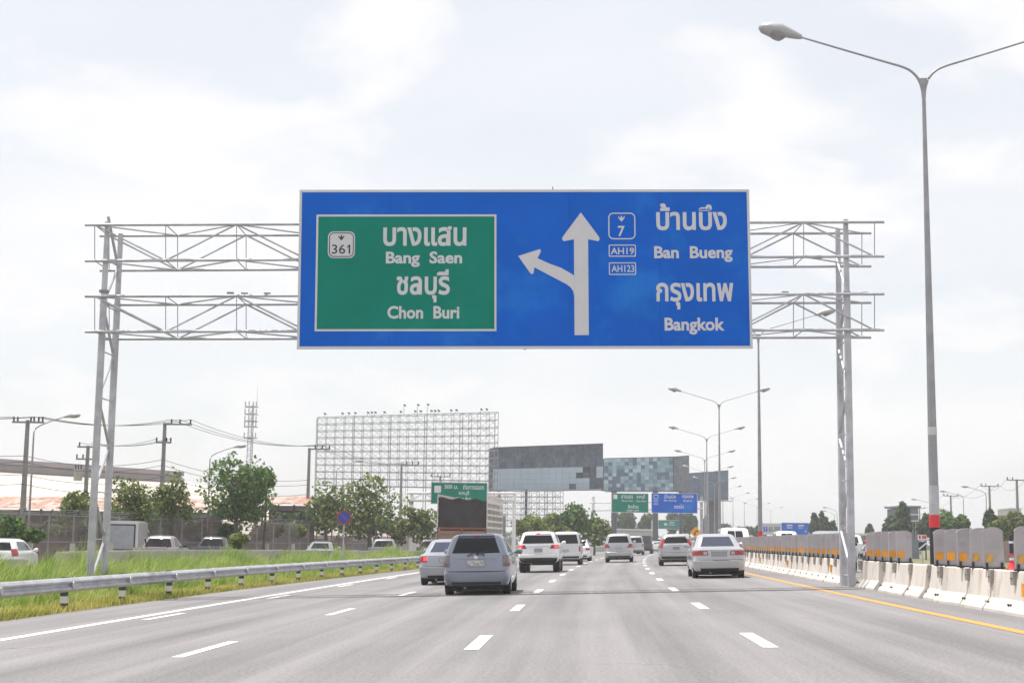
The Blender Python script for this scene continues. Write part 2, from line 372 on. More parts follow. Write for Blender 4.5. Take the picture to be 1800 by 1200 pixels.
blades('dry_grass', 6500, tallpos, .75, 1.35, .014, .024, drym, 'pale dry grass stalks scattered through the tall green grass', lambda x, y: -.42+0*x)
def lowpos():
    Y = 22 + 90*random.random()**1.6; u = gr_u(Y) + random.choice((.45, .45, .3))*1.0 - abs(random.gauss(0, .9))
    if random.random() < .25: u = gr_u(Y) - 3*random.random()
    return (u+RX(Y), Y, .5+random.random())
blades('short_grass', 60000, lowpos, .08, .24, .016, .03, grasss, 'short yellowish grass along the guardrail foot', lambda x, y: -.36+0*x)
m = MB()
for a, b in zip(range(18, 130, 3), range(21, 133, 3)):
    m.quad(P(gr_u(a)+.62+.08*math.sin(a), a, -.345), P(gr_u(b)+.62+.08*math.sin(b), b, -.345), P(gr_u(b)-.9, b, -.38), P(gr_u(a)-.9, a, -.38))
tag(m.build('grass_shoulder', M('mown_verge', (.235, .235, .055), .95, 0, .3, 1.3, bump=.8, bscale=12, dark=(.20, .14, .08), dlo=.52, dhi=.66, dscale=.9)), kind='structure')

# ------------------------------------------------------------------ guardrail on the left
gl = empty('guardrail', P(-11.45, 20, -.4), 0, 'long galvanised W-beam guardrail with banded posts along left shoulder', 'guardrail')
inv = Vector(gl.location)
prof = [(0, .44), (.03, .455), (.075, .50), (.075, .53), (.01, .575), (.01, .605), (.075, .65), (.075, .68), (.03, .73), (0, .75), (-.012, .75), (.012, .70), (.06, .67), (.06, .66), (-.004, .61), (-.004, .57), (.06, .52), (.06, .51), (.012, .47), (-.012, .44)]
pm_ = MB().box((0, 0, .36), (.13, .16, .80)).mesh('post', M('rail_post', (.055, .05, .05), .8, 0, .2), None)
pb_ = MB().box((0, 0, 0), (.136, .166, .15)).mesh('white_band', M('band_white', (.62, .6, .58), .7, 0, .12), None)
rd_ = MB().tube([(.0, 0, 0), (.02, 0, 0)], .085, 14).mesh('reflector', M('pale_reflector', (.42, .41, .42), .3, 0, .1), 30)
Y = 21.0; k = 0
while Y < 135:
    p0 = P(gr_u(Y), Y, -.36); h = HEAD(Y)
    frs = []
    for i in range(5):
        yy = Y + 4*i/4 - .06*(i == 0) + .06*(i == 4); q = P(gr_u(yy), yy, -.36); hd = HEAD(yy)
        off = .003 if k % 2 else 0
        frs.append((q - inv + Vector((.12+off, 0, 0)), Vector((math.cos(hd), math.sin(hd), 0)), Vector((0, 0, 1))))
    MB().sweep(prof, frs).build('rail', steel, gl)
    o = inst('post', pm_, gl, p0-inv, h); b = inst('white_band', pb_, o, (0, 0, .27)); inst('reflector', rd_, gl, p0-inv+Vector((.2, -.02, .59)), h)
    Y += 4; k += 1

# ------------------------------------------------------------------ low parapet wall, fence beyond the frontage road
wl = empty('parapet_wall', (wall_xy(40), 40, -.42), 0, 'low grey concrete wall between tall grass and frontage road', 'wall')
fr = [Y for Y in range(57, 330, 6)]
for a, b in zip(fr, fr[1:]):
    A = Vector((wall_xy(a), a, -.42)); B = Vector((wall_xy(b), b, -.42)); h = 1.10 - .18*min(1, max(0, (a-72)/36)) 
    d = (B-A).normalized(); sd_ = Vector((d.y, -d.x, 0))
    MB().sweep([(-.14, 0), (.14, 0), (.11, h-.06), (.09, h), (-.09, h), (-.11, h-.06)], [(A-wl.location, sd_, Vector((0, 0, 1))), (B-d*.04-wl.location, sd_, Vector((0, 0, 1)))]).build('wall_panel', concrete, wl)
w2 = empty('barrier_wall', (-17, 45, -.42), 0, 'short thick concrete wall end at far left below white car', 'wall')
for a, b in ((36, 42), (42, 48), (48, 53.2)):
    A = Vector((-17.6, a, 0)) - Vector((-17, 45, 0)); B = Vector((-17.2, b, 0)) - Vector((-17, 45, 0))
    MB().sweep([(-.16, 0), (.16, 0), (.10, .85), (.08, .90), (-.08, .90), (-.10, .85)], [(A, Vector((1, 0, 0)), Vector((0, 0, 1))), (B-Vector((0, .04, 0)), Vector((1, 0, 0)), Vector((0, 0, 1)))]).build('wall_panel', concrete, w2)

def meshmat():
    m = bpy.data.materials.new('chain_link'); m.use_nodes = True; t = m.node_tree; b = t.nodes['Principled BSDF']; b.inputs['Base Color'].default_value = (.19, .165, .165, 1); b.inputs['Roughness'].default_value = .7
    tx = t.nodes.new('ShaderNodeTexCoord'); sp = t.nodes.new('ShaderNodeSeparateXYZ'); t.links.new(tx.outputs['UV'], sp.inputs[0])
    def wav(op):
        a = t.nodes.new('ShaderNodeMath'); a.operation = op; t.links.new(sp.outputs[0], a.inputs[0]); t.links.new(sp.outputs[1], a.inputs[1])
        q = t.nodes.new('ShaderNodeMath'); q.operation = 'PINGPONG'; q.inputs[1].default_value = .05; t.links.new(a.outputs[0], q.inputs[0])
        l = t.nodes.new('ShaderNodeMath'); l.operation = 'LESS_THAN'; l.inputs[1].default_value = .0125; t.links.new(q.outputs[0], l.inputs[0]); return l.outputs[0]
    mxx = t.nodes.new('ShaderNodeMath'); mxx.operation = 'MAXIMUM'; t.links.new(wav('ADD'), mxx.inputs[0]); t.links.new(wav('SUBTRACT'), mxx.inputs[1])
    t.links.new(mxx.outputs[0], b.inputs['Alpha']); return m
chain = meshmat()
FOFF = 9.0
def fpt(Y, z=0): return Vector((wall_xy(Y)-FOFF - max(0, (60-Y)*.1), Y, z-.40))
fence = empty('chain_link_fence', fpt(60), 0, 'tall chain link fence with angled post tops beyond frontage road', 'fence')
fo = Vector(fence.location)
post_me = MB().tube([(0, 0, 0), (0, 0, 2.75), (.18, 0, 3.05)], .055, 6).mesh('post', M('fence_post', (.26, .24, .24), .8, 0, .15), 40)
stub_me = MB().box((0, 0, .65), (.22, .22, 1.3)).mesh('concrete_post', concrete, None)
Y = 52.0
while Y < 236:
    Yn = Y + 2.6
    a, b = fpt(Y), fpt(Yn)
    inst('post', post_me, fence, a-fo)
    me = bpy.data.meshes.new('wire_mesh'); me.from_pydata([tuple(a-fo), tuple(b-fo), tuple(b-fo+Vector((0, 0, 2.75))), tuple(a-fo+Vector((0, 0, 2.75)))], [], [(0, 1, 2, 3)])
    uvl = me.uv_layers.new(name='uv'); ln = (b-a).length
    for lp, q in zip(me.loops, ((0, 0), (ln, 0), (ln, 2.75), (0, 2.75))): uvl.data[lp.index].uv = q
    me.materials.append(chain); inst('wire_mesh', me, fence)
    mb = MB()
    for z in (1.35, 2.75): mb.tube([a-fo+Vector((0, 0, z)), b-fo+Vector((0, 0, z))], .022, 5)
    for q in (.06, .12, .18): mb.tube([a-fo+Vector((q, 0, 2.75+q*1.6)), b-fo+Vector((q, 0, 2.75+q*1.6))], .010, 4)
    mb.build('rail', steel_d, fence)
    Y = Yn
sf = empty('stub_post_row', fpt(52)+Vector((2.0, 0, 0)), 0, 'row of short square concrete posts in front of chain link fence', 'posts')
Y = 52.0
while Y < 150:
    inst('concrete_post', stub_me, sf, fpt(Y)+Vector((2.0, 0, 0))-sf.location); Y += 4.1

# ------------------------------------------------------------------ overhead gantry
GY, GD, GX = 40.25, 1.22, .05
gn = empty('sign_gantry', (-1, GY, -.1), 0, 'galvanised tubular gantry with twin lattice trusses spanning the carriageway', 'gantry')
go = Vector(gn.location)
def leg(name, X, Y, z0, z1):
    zm = z1-2.0
    MB().tube([Vector((X, Y, z0))-go, Vector((X, Y, zm))-go], [.105, .092], 14).build(name, steel, gn, 40); MB().tube([Vector((X, Y, zm))-go, Vector((X, Y, z1))-go], [.080, .072], 14).build('upper_leg', steel, gn, 40)
zl_f, zr_f = at(190, 390, GY).z, at(1487, 386, GY).z
XL, XR = -11.26, 9.22
leg('leg', XL, GY, -.42, zl_f); leg('leg', XL+GX, GY+GD, -.42, at(212, 411, GY+GD).z)
leg('leg', XR, GY, .15, zr_f); leg('leg', XR+GX, GY+GD, .15, at(1470, 404, GY+GD).z)
for X, z0, zt in ((XL, -.42, 9.5), (XR, .15, 9.7)):
    MB().box(Vector((X, GY+GD/2, z0-.005))-go, (.55, GD+.6, .10)).build('base_plate', concrete, gn)
    MB().tube([Vector((X, GY, zt-1.55))-go, Vector((X, GY, zt-1.49))-go], .14, 16).build('flange', steel_d, gn, 40)
    z = z0+.35; i = 0
    while z < zt-.4:
        zn = z+1.28
        MB().tube([Vector((X, GY, z))-go, Vector((X+GX, GY+GD, z))-go], .02, 6).build('cross_bar', steel, gn)
        a, b = (GY, GY+GD) if i % 2 == 0 else (GY+GD, GY)
        MB().tube([Vector((X, a, z+.06))-go, Vector((X, b, zn-.06))-go], .042, 8).build('lacing', steel, gn, 40)
        z = zn; i += 1
def lin(p, q, x): return p + (q-p)*(x-p.x)/(q.x-p.x)
chords = []
for (yl, yr), (rl, rr) in (((397, 392), (411, 403)), ((460, 452), (469, 466)), ((522, 518), (531, 529)), ((584, 581), (591, 589))):
    a, b = at(152, yl, GY), at(1552, yr, GY); a2, b2 = at(174, rl, GY+GD), at(1538, rr, GY+GD)
    a.y = b.y = GY-.13; a2.y = b2.y = GY+GD+.13
    zr = (a.z+a2.z)/2; a2.z = a.z; b2.z = b.z; b2.x = b.x; a2.x = a.x
    MB().tube([a-go, b-go], .042, 10).build('chord', steel, gn, 40); MB().tube([a2-go, b2-go], .042, 10).build('chord', steel, gn, 40)
    chords.append((a, b, a2, b2))
NB = 11
for t in (0, 2):
    T, B = chords[t], chords[t+1]
    for side in (0, 2):
        ta, tb, ba, bb = T[side], T[side+1], B[side], B[side+1]
        for i in range(NB+1):
            f = .012 + .976*i/NB
            MB().tube([ta.lerp(tb, f)-go, ba.lerp(bb, f)-go], .012, 6).build('truss_post', steel_d, gn)
            if i < NB:
                g2 = .012 + .976*(i+1)/NB
                p, q = (ta.lerp(tb, f), ba.lerp(bb, g2)) if i % 2 == 0 else (ba.lerp(bb, f), ta.lerp(tb, g2))
                MB().tube([p-go, q-go], .026, 7).build('truss_diagonal', steel, gn, 40)
    for ch in (T, B):
        for i in range(NB):
            f, g2 = .012+.976*i/NB, .012+.976*(i+1)/NB
            p, q = (ch[0].lerp(ch[1], f), ch[2].lerp(ch[3], g2)) if i % 2 == 0 else (ch[2].lerp(ch[3], f), ch[0].lerp(ch[1], g2))
            MB().tube([p-go, q-go], .024, 6).build('plan_brace', steel, gn)
            MB().tube([ch[0].lerp(ch[1], f)-go, ch[2].lerp(ch[3], f)-go], .015, 5).build('cross_bar', steel_d, gn)
for x, y in ((405, 519), (430, 520), (470, 520), (1380, 518), (1440, 455), (1410, 583), (460, 585), (1520, 519)):
    p = at(x, y, GY); MB().box(p-go+Vector((0, 0, .05)), (.18, .12, .07)).build('clamp', steel_d, gn)

# ------------------------------------------------------------------ road signs
def textmesh(body, name, mat, x0, x1, z0, z1, y, parent, bold=.018, ext=.006):
    c = bpy.data.curves.new(name, 'FONT'); c.body = body; c.extrude = .01; c.bevel_depth = bold; c.bevel_resolution = 1; c.resolution_u = 3
    o = bpy.data.objects.new('tmp', c); col.objects.link(o); bpy.context.view_layer.update()
    dg = bpy.context.evaluated_depsgraph_get(); me = bpy.data.meshes.new_from_object(o.evaluated_get(dg)); bpy.data.objects.remove(o)
    co = np.zeros(len(me.vertices)*3); me.vertices.foreach_get('co', co); co = co.reshape(-1, 3)
    mn, mx_ = co.min(0), co.max(0)
    V = np.stack([x0+(co[:, 0]-mn[0])/(mx_[0]-mn[0])*(x1-x0), y+.001-(ext+.001)*(co[:, 2]-mn[2])/(mx_[2]-mn[2]), z0+(co[:, 1]-mn[1])/(mx_[1]-mn[1])*(z1-z0)], 1)
    me.vertices.foreach_set('co', V.astype('f4').ravel()); me.materials.clear(); me.materials.append(mat); me.name = name; me.update()
    n = bpy.data.objects.new(name, me); col.objects.link(n); n.parent = parent; return n
def rrect(x0, x1, z0, z1, r, n=5):
    pts = []
    for cx, cz, a in ((x1-r, z1-r, 0), (x0+r, z1-r, 90), (x0+r, z0+r, 180), (x1-r, z0+r, 270)):
        for i in range(n+1):
            t = R(a+90*i/n); pts.append((cx+r*math.cos(t), cz+r*math.sin(t)))
    return pts
def ring(poly_o, poly_i, y0, y1):
    m = MB(); n = len(poly_o)
    for pl in (poly_o, poly_i):
        for yy in (y0, y1):
            for x, z in pl: m.v.append((x, yy, z))
    O0, O1, I0, I1 = 0, n, 2*n, 3*n
    for i in range(n):
        j = (i+1) % n
        m.f += [(O0+i, O0+j, I0+j, I0+i), (O1+i, O1+j, I1+j, I1+i), (O0+i, O0+j, O1+j, O1+i), (I0+i, I0+j, I1+j, I1+i)]
    return m
def crest(x, z, s, y, mat, parent):        # small winged crest
    m = MB(); pl = [(0, -.5), (.22, -.28), (.5, .12), (.42, .38), (.30, .12), (.16, .02), (.12, .22), (0, .46), (-.12, .22), (-.16, .02), (-.30, .12), (-.42, .38), (-.5, .12), (-.22, -.28)]
    m.prism([(x+a*s, z+b*s) for a, b in pl], y-.005, y+.001); return m.build('crest', mat, parent)
def smallcurve(pts): return pts
SY = GY - .30
bl, br_, tl_ = at(523, 612, SY), at(1322, 611, SY), at(529, 335, SY)
SW, SH = (br_-bl).length, tl_.z-bl.z
sg = empty('overhead_sign', bl, 0, 'huge blue direction sign with green panel and white arrows on gantry', 'sign')
sg.rotation_euler = (0, -math.atan2(br_.z-bl.z, br_.x-bl.x), 0)
def sx(x): return (x-526)/795.5*SW
def sz(y): return (611.5-y)/277.5*SH
PW = 5
for i in range(PW):          # panel sheets with fine joints
    MB().box((SW*(i+.5)/PW, .03, SH/2), (SW/PW-.005, .05, SH-.02)).build('panel', signblue, sg)
ring([(-.02, -.02), (SW+.02, -.02), (SW+.02, SH+.02), (-.02, SH+.02)], [(.05, .05), (SW-.05, .05), (SW-.05, SH-.05), (.05, SH-.05)], -.004, .07).build('border', signwhite, sg)
MB().box((SW/2, .062, SH/2), (SW-.02, .008, SH-.04)).build('backing_sheet', signblue, sg)
for i in range(7):
    MB().box((SW*(i+.5)/7, .10, SH/2), (.07, .09, SH+.06 if i == 3 else SH-.1)).build('back_rib', steel_d, sg)
gp = MB().box(((sx(559)+sx(871))/2, .0, (sz(380)+sz(579))/2), (sx(871)-sx(559), .012, sz(380)-sz(579))).build('green_panel', signgreen, sg)
ring([(sx(555.5), sz(582)), (sx(874), sz(582)), (sx(874), sz(377)), (sx(555.5), sz(377))], [(sx(559), sz(578.5)), (sx(870.5), sz(578.5)), (sx(870.5), sz(380.5)), (sx(559), sz(380.5))], -.012, .004).build('panel_border', signwhite, sg)
ty = -.0065
def T(body, x0, x1, y0, y1, bold, mat=signwhite, yy=None, par=None, nm='lettering'):
    return textmesh(body, nm, mat, sx(x0), sx(x1), sz(y1), sz(y0), ty if yy is None else yy, par or sg, bold)
T('บางแสน', 674, 821, 398, 433, .025); T('Bang  Saen', 679, 813.5, 442.5, 470, .030)
T('ชลบุรี', 698, 792, 474, 532, .025); T('Chon  Buri', 682.5, 809, 538, 560.5, .030)
for xa, xb, ya, yb in ((785, 792.2, 413, 431.6), (734, 741.4, 500, 517.6)): MB().prism([(sx(xa), sz(yb)), (sx(xb), sz(yb)), (sx(xb), sz(ya)), (sx(xa), sz(ya))], -.0137, -.005).build('letter_stem', signwhite, sg)
ty = .005
T('บ้านบึง', 1157, 1282, 357.5, 405.5, .025); T('Ban  Bueng', 1152.5, 1291, 433.5, 461.5, .030)
T('กรุงเทพ', 1155, 1291, 498, 544.5, .025); T('Bangkok', 1169, 1274.5, 559, 588.5, .030)
sh = MB().prism(rrect(sx(576.5), sx(624), sz(454), sz(407), .15), -.012, .0).build('route_shield', signwhite, sg)
ring(rrect(sx(578.5), sx(622), sz(452), sz(409), .13), rrect(sx(580), sx(620.5), sz(450.5), sz(410.5), .11), -.016, -.011).build('outline', signdark, sh)
textmesh('361', 'numerals', signdark, sx(583.5), sx(616), sz(446.5), sz(430), -.0125, sh, .006); MB().prism([(sx(610.3), sz(433.8)), (sx(614.5), sz(430.2)), (sx(614.5), sz(432.8)), (sx(610.3), sz(436))], -.019, -.012).build('numerals', signdark, sh); crest(sx(600), sz(417.5), .17, -.0125, signdark, sh)
s7 = ring(rrect(sx(1072), sx(1120), sz(421.3), sz(374), .14), rrect(sx(1074), sx(1118), sz(419.3), sz(376), .11), -.002, .006).build('route_shield', signwhite, sg)
textmesh('7', 'numerals', signwhite, sx(1089), sx(1101), sz(416), sz(397.5), .005, s7, .016); crest(sx(1095.5), sz(384), .18, .005, signwhite, s7)
for tx_, y0, y1, a, b, c, d in (('AH19', 430.7, 452, 1076, 1117, 436, 448), ('AH123', 462, 484, 1077, 1117, 467, 479)):
    o = ring(rrect(sx(1072.3), sx(1120.2), sz(y1), sz(y0), .03), rrect(sx(1074), sx(1118.5), sz(y1-1.7), sz(y0+1.7), .015), -.002, .006).build('route_box', signwhite, sg)
    textmesh(tx_, 'lettering', signwhite, sx(a), sx(b), sz(d), sz(c), .005, o, .012)
arrow = [(1011, 589), (1036, 589), (1036, 421), (1054, 424.5), (1056.5, 421), (1055.5, 417), (1023.5, 373.5), (991, 417), (990, 421), (993, 424.5), (1011, 421), (1011, 485)]
up = MB(); up.prism([(sx(a), sz(b)) for a, b in arrow[:11]], -.0, .006); up.build('straight_arrow', signwhite, sg)
la = [(1010.8, 521), (1009, 512), (1004, 505), (997, 500), (941, 470.5), (939.5, 481), (936.5, 482.5), (933.5, 480.5), (912.5, 450.5), (950, 438.5), (952.7, 440), (952, 443.5), (946.5, 454.5), (970, 465), (987, 471), (1003, 480), (1010.8, 485)]
m = MB()
m.v = [(sx(a), yy, sz(b)) for yy in (0., .006) for a, b in la]; n = len(la)
import mathutils
tri = mathutils.geometry.tessellate_polygon([[Vector((sx(a), sz(b), 0)) for a, b in la]])
m.f = [tuple(t) for t in tri] + [tuple(i+n for i in t[::-1]) for t in tri] + [(i, (i+1) % n, (i+1) % n+n, i+n) for i in range(n)]
m.build('left_arrow', signwhite, sg)
MB().box((sx(974), .05, SH+.05), (.03, .03, .12)).build('bolt', steel_d, sg)

# ------------------------------------------------------------------ concrete barriers and glare paddles on the median
BU = 7.1
bprof = [(-.02, 0), (.56, 0), (.56, .08), (.40, .30), (.34, .72), (.20, .72), (.14, .30), (-.02, .06)]
bprof = [(0, 0), (.60, 0), (.60, .05), (.46, .24), (.41, .70), (.39, .72), (.21, .72), (.19, .70), (.14, .24), (0, .05)]
L = 1.52
seg = MB(); seg.prism(bprof, 0, L); seg_me = seg.mesh('barrier_block', cream, None)
pock_me = MB().box((.155, 0, .60), (.075, .17, .23)).mesh('joint_pocket', M('pocket_concrete', (.30, .285, .26), .9, 0, .15, 5), None)
bolt_me = MB().box((.145, -.03, .60), (.08, .05, .012)).box((.145, .04, .60), (.08, .05, .012)).mesh('bolt', M('rust', (.13, .09, .07), .8, 0, .3), None)
toe_me = MB().box((.075, -.07, .15), (.03, .07, .05), Matrix.Rotation(-.55, 3, 'Y')).box((.075, .07, .15), (.03, .07, .05), Matrix.Rotation(-.55, 3, 'Y')).mesh('lifting_slot', M('slot_dark', (.10, .09, .085), .9, 0, .2), None)
ref_me = MB().box((.135, 0, .42), (.05, .13, .22)).mesh('reflector', orange, None)
ORD = ['first', 'second', 'third', 'fourth', 'fifth', 'sixth', 'seventh', 'eighth', 'ninth', 'tenth', 'eleventh', 'twelfth', 'thirteenth', 'fourteenth', 'fifteenth', 'sixteenth', 'seventeenth', 'eighteenth', 'nineteenth', 'twentieth']
def barrier(Y, du, dh, label, n):
    p = P(BU+du, Y, ZR(BU)-.005); h = HEAD(Y)+dh
    e = empty('concrete_barrier', p, h, label, 'barrier', 'concrete barrier blocks on the median')
    inst('barrier_block', seg_me, e); 
    inst('joint_pocket', pock_me, e, (0, L, 0)); inst('bolt', bolt_me, e, (0, L, 0)); inst('lifting_slot', toe_me, e, (0, L, 0))
    if n % 7 == 3: inst('reflector', ref_me, e, (0, .9, 0))
    return e
far_lab = 'cream concrete barrier block in the distant end of the median run'
Y = 8.2; n = 0
while Y < 28: barrier(Y, random.uniform(-.03, .03), random.uniform(-.014, .014), ORD[12-n]+' cream barrier block right of the dark gaps, counted towards the camera', n); Y += L+.012; n += 1
barrier(Y+.38, .05, .10, 'narrow-gap cream barrier block standing askew left of the red-banded lamp', 1); Y += L+.38
barrier(Y+.42, .03, -.05, 'cream barrier block just before the askew block, dark gap on its left', 1); Y += L+.44
k = 0
while Y < 36.5: barrier(Y, random.uniform(-.03, .03), random.uniform(-.014, .014), ORD[k]+' cream barrier block left of the dark gaps, before the gantry leg', n); Y += L+.012; n += 1; k += 1
barrier(37.55, .10, .14, 'cream barrier block splayed outwards beside the right gantry leg', 2)
Y = 42.4
k = 0
while Y < 150:
    barrier(Y, random.uniform(-.03, .03), random.uniform(-.012, .012), ORD[k]+' cream concrete barrier block beyond the right gantry leg' if k < 20 else far_lab, n); Y += L+.012; n += 1; k += 1

pw, ph = .36, .735
pp = [(-pw/2, 0), (pw/2, 0)] + [(pw/2*math.cos(t), ph-.085+.085*math.sin(t)) for t in np.linspace(0, math.pi, 9)]
pad_me = MB().prism(pp, -.016, .016).mesh('paddle', paddle, None)
pr_me = MB().box((-.075, -.02, .20), (.15, .008, .16)).mesh('reflector', orange, None)
pr2_me = MB().box((-.075, -.02, .20), (.12, .008, .14)).mesh('reflector', M('faded_reflector', (.50, .30, .06), .5, 0, .3, 9), None)
pc_me = MB().box((-.13, -.035, .05), (.035, .05, .13)).box((.13, -.035, .05), (.035, .05, .13)).box((0, 0, .015), (pw+.02, .10, .03)).mesh('foot_clip', black, None)
edge_me = MB().sweep([(-.018, 0), (.018, 0), (.018, .012), (-.018, .012)], [(Vector((pw/2*math.cos(t), 0, ph-.09+.09*math.sin(t))), Vector((0, 1, 0)), Vector((math.cos(t), 0, math.sin(t)))) for t in np.linspace(.15, math.pi-.15, 9)]).mesh('rim', M('rim_plastic', (.42, .41, .42), .6, 0, .05), None)
def pad(Y, label, i):
    p = P(BU+.30, Y, ZR(BU)+.715); e = empty('glare_paddle', p, HEAD(Y)+random.uniform(-.14, .14), label, 'glare paddle', 'anti-glare paddles on the median barrier')
    e.rotation_euler[1] = random.uniform(-.03, .03); e.rotation_euler[0] = random.uniform(-.04, .04)
    inst('paddle', pad_me, e); inst('foot_clip', pc_me, e); inst('rim', edge_me, e)
    inst('reflector', pr_me if random.random() < .7 else pr2_me, e)
i = 0; Y = 20.02
while Y < 31.2: 
    if abs(Y-25.9) > .35: pad(Y, ORD[11-i]+' grey glare paddle to the right of the red-banded lamp', i)
    Y += .98; i += 1
Y = 34.7
k = 0
while Y < 39.0: pad(Y, ORD[k]+' grey glare paddle left of the red-banded lamp', i); Y += .98; k += 1
Y = 42.6
k = 0
while Y < 118: pad(Y, ORD[k]+' grey glare paddle beyond the right gantry leg' if k < 20 else 'grey glare paddle in the distant overlapping row', i); Y += 1.02 if abs(Y-51) > .6 else 1.5; k += 1
# striped delineator post standing in a gap of the near paddles
d = empty('delineator_post', P(BU+.34, 25.9, ZR(BU)+.715), 0, 'dark delineator post with red and white bands among near glare paddles', 'post')
MB().tube([(0, 0, .10), (0, 0, .60)], .035, 10).build('stem', M('navy_plastic', (.03, .035, .07), .5), d, 40)
for z, h_, mt in ((.46, .04, white_trim), (.17, .09, white_trim), (.21, .08, redpaint), (.10, .07, redpaint)): MB().tube([(0, 0, z), (0, 0, z+h_*.98)], .0385, 10).build('band', mt, d, 40)
MB().tube([(0, 0, 0), (0, 0, .05), (0, 0, .13)], [.11, .075, .04], 12).build('base', redpaint, d, 50)

# ------------------------------------------------------------------ street lamps
def lamp_head(m, base, dirv, s=1):
    dirv = Vector(dirv).normalized(); side = dirv.cross(Vector((0, 0, 1))).normalized(); up = side.cross(dirv)
    secs = [(0, .06, .06, 0), (.14, .08, .10, .01), (.34, .12, .14, .03), (.5, .20, .19, .02), (.75, .23, .18, .01), (.94, .17, .12, .01), (1.02, .05, .04, .02)]
    b = len(m.v); n = 10
    for t, wx, hz, dz in secs:
        for j in range(n):
            a = 2*math.pi*j/n; zz = math.sin(a)*hz
            if zz < 0: zz *= .75
            m.v.append(tuple(Vector(base) + dirv*t*s + side*math.cos(a)*wx*s + up*(zz+dz)*s))
    for i in range(len(secs)-1):
        for j in range(n): k = (j+1) % n; m.f.append((b+i*n+j, b+i*n+k, b+(i+1)*n+k, b+(i+1)*n+j))
    m.f.append(tuple(b+j for j in range(n))); m.f.append(tuple(b+(len(secs)-1)*n+j for j in range(n)))
def double_lamp(Y, label, u=8.1, big=False, yaw=0):
    z0 = .16; e = empty('street_lamp', P(u, Y, z0), HEAD(Y)+yaw, label, 'street lamp', 'double-arm street lamps along the median')
    MB().tube([(0, 0, 0), (0, 0, 3.0), (0, 0, 11.75)], [.118, .108, .042], 12).build('pole', lampsteel, e, 40)
    if big:
        MB().box((0, 0, .04), (.42, .42, .08)).build('base_plate', steel_d, e)
        MB().tube([(0, 0, .08), (0, 0, 1.52)], [.124, .117], 14).build('black_band', black, e, 40)
        MB().tube([(0, 0, 1.52), (0, 0, 1.80)], [.121, .119], 14).build('red_band', redpaint, e, 40)
        MB().tube([(0, 0, 1.80), (0, 0, 2.45)], [.117, .114], 14).build('grey_band', steel, e, 40)
        MB().tube([(0, 0, 3.58), (0, 0, 3.76)], [.108, .106], 14).build('silver_band', M('silver_tape', (.5, .5, .52), .4, .3), e, 40)
    else: MB().tube([(0, 0, 1.5), (0, 0, 1.80)], .121, 10).build('red_band', redpaint, e, 40)
    MB().prism([(-.10, 11.86), (.10, 11.86), (0, 11.52)], -.02, .02).build('gusset', lampsteel, e)
    for s in (-1, 1):
        path = [(s*.015, 0, 11.4), (s*.04, 0, 11.62), (s*.13, 0, 11.86), (s*.30, 0, 12.04), (s*.52, 0, 12.145), (s*.9, 0, 12.26), (s*1.8, 0, 12.53), (s*2.95, 0, 12.88)]
        cp = [Vector(q) for q in path]; cp = [cp[0]*2-cp[1]] + cp + [cp[-1]*2-cp[-2]]; sp2 = []
        for a in range(1, len(cp)-2):
            for t in (0, .25, .5, .75): sp2.append(.5*((2*cp[a]) + (cp[a+1]-cp[a-1])*t + (2*cp[a-1]-5*cp[a]+4*cp[a+1]-cp[a+2])*t*t + (3*cp[a]-cp[a-1]-3*cp[a+1]+cp[a+2])*t**3))
        sp2.append(cp[-2])
        MB().tube(sp2, [.036-.014*i/(len(sp2)-1) for i in range(len(sp2))], 9).build('arm', lampsteel, e, 50)
        m = MB(); lamp_head(m, (s*2.9, 0, 12.865), (s*1, 0, .22), 1.05); h = m.build('lamp_head', M('head_grey', (.40, .40, .42), .5, .2), e, 50)
        MB().tube([(s*3.52, 0, 12.96), (s*3.53, 0, 12.90), (s*3.55, 0, 12.855)], [.23, .215, .15], 16).build('lens', M('lamp_lens', (.27, .265, .28), .3), h, 40)
    return e
double_lamp(34.6, 'tall double-arm street lamp with red and black base bands, nearest at right', big=True).scale = (1, 1, 1.042)
for Y, t in ((75.6, 'double-arm street lamp rising behind the right edge of the blue sign'), (114.6, 'double-arm street lamp left of the one behind the blue sign edge'),
             (153, 'third double-arm street lamp receding along the median'), (192, 'fourth double-arm street lamp, beside the blue distant sign'),
             (231, 'fifth double-arm street lamp down the median'), (270, 'sixth double-arm street lamp down the median'), (309, 'seventh double-arm street lamp, small'), (350, 'eighth double-arm street lamp, very small'),
             (392, 'ninth double-arm street lamp, very small and hazy'), (436, 'tenth double-arm street lamp, tiny and hazy'), (482, 'farthest tiny double-arm street lamp')): double_lamp(Y, t)
def single_lamp(base, h, arm, label, group, r=.07):
    e = empty('street_lamp', base, 0, label, 'street lamp', group); a = Vector(arm); d = a.normalized(); Ln = a.length
    MB().tube([(0, 0, 0), (0, 0, h-.9)], [r*1.15, r*.75], 9).build('pole', lampsteel, e, 40)
    MB().tube([(0, 0, h-1.0), (0, 0, h-.55), d*.12+Vector((0, 0, h-.28)), d*.4+Vector((0, 0, h-.10)), d*Ln*.6+Vector((0, 0, h+.18)), d*Ln+Vector((0, 0, h+.42))], [r*.75, r*.7, r*.62, r*.55, r*.5, r*.45], 8).build('arm', lampsteel, e, 50)
    m = MB(); lamp_head(m, d*Ln+Vector((0, 0, h+.41)), d+Vector((0, 0, .12)), 1.0); m.build('lamp_head', M('head_grey', (.4, .4, .42), .5), e, 50)
def plamp(xb, xt, yt, Y, label, group, zb=-.4):
    b = at(xb, yt, Y); tip = at(xt, yt, Y); z = tip.z; L_ = tip.x-b.x
    single_lamp((b.x, Y, zb), z-zb-.42, (L_-math.copysign(1.0, L_), 0, 0), label, group)
gL = 'single-arm street lamps of the left frontage road'; gR = 'single-arm street lamps beyond the opposite road'
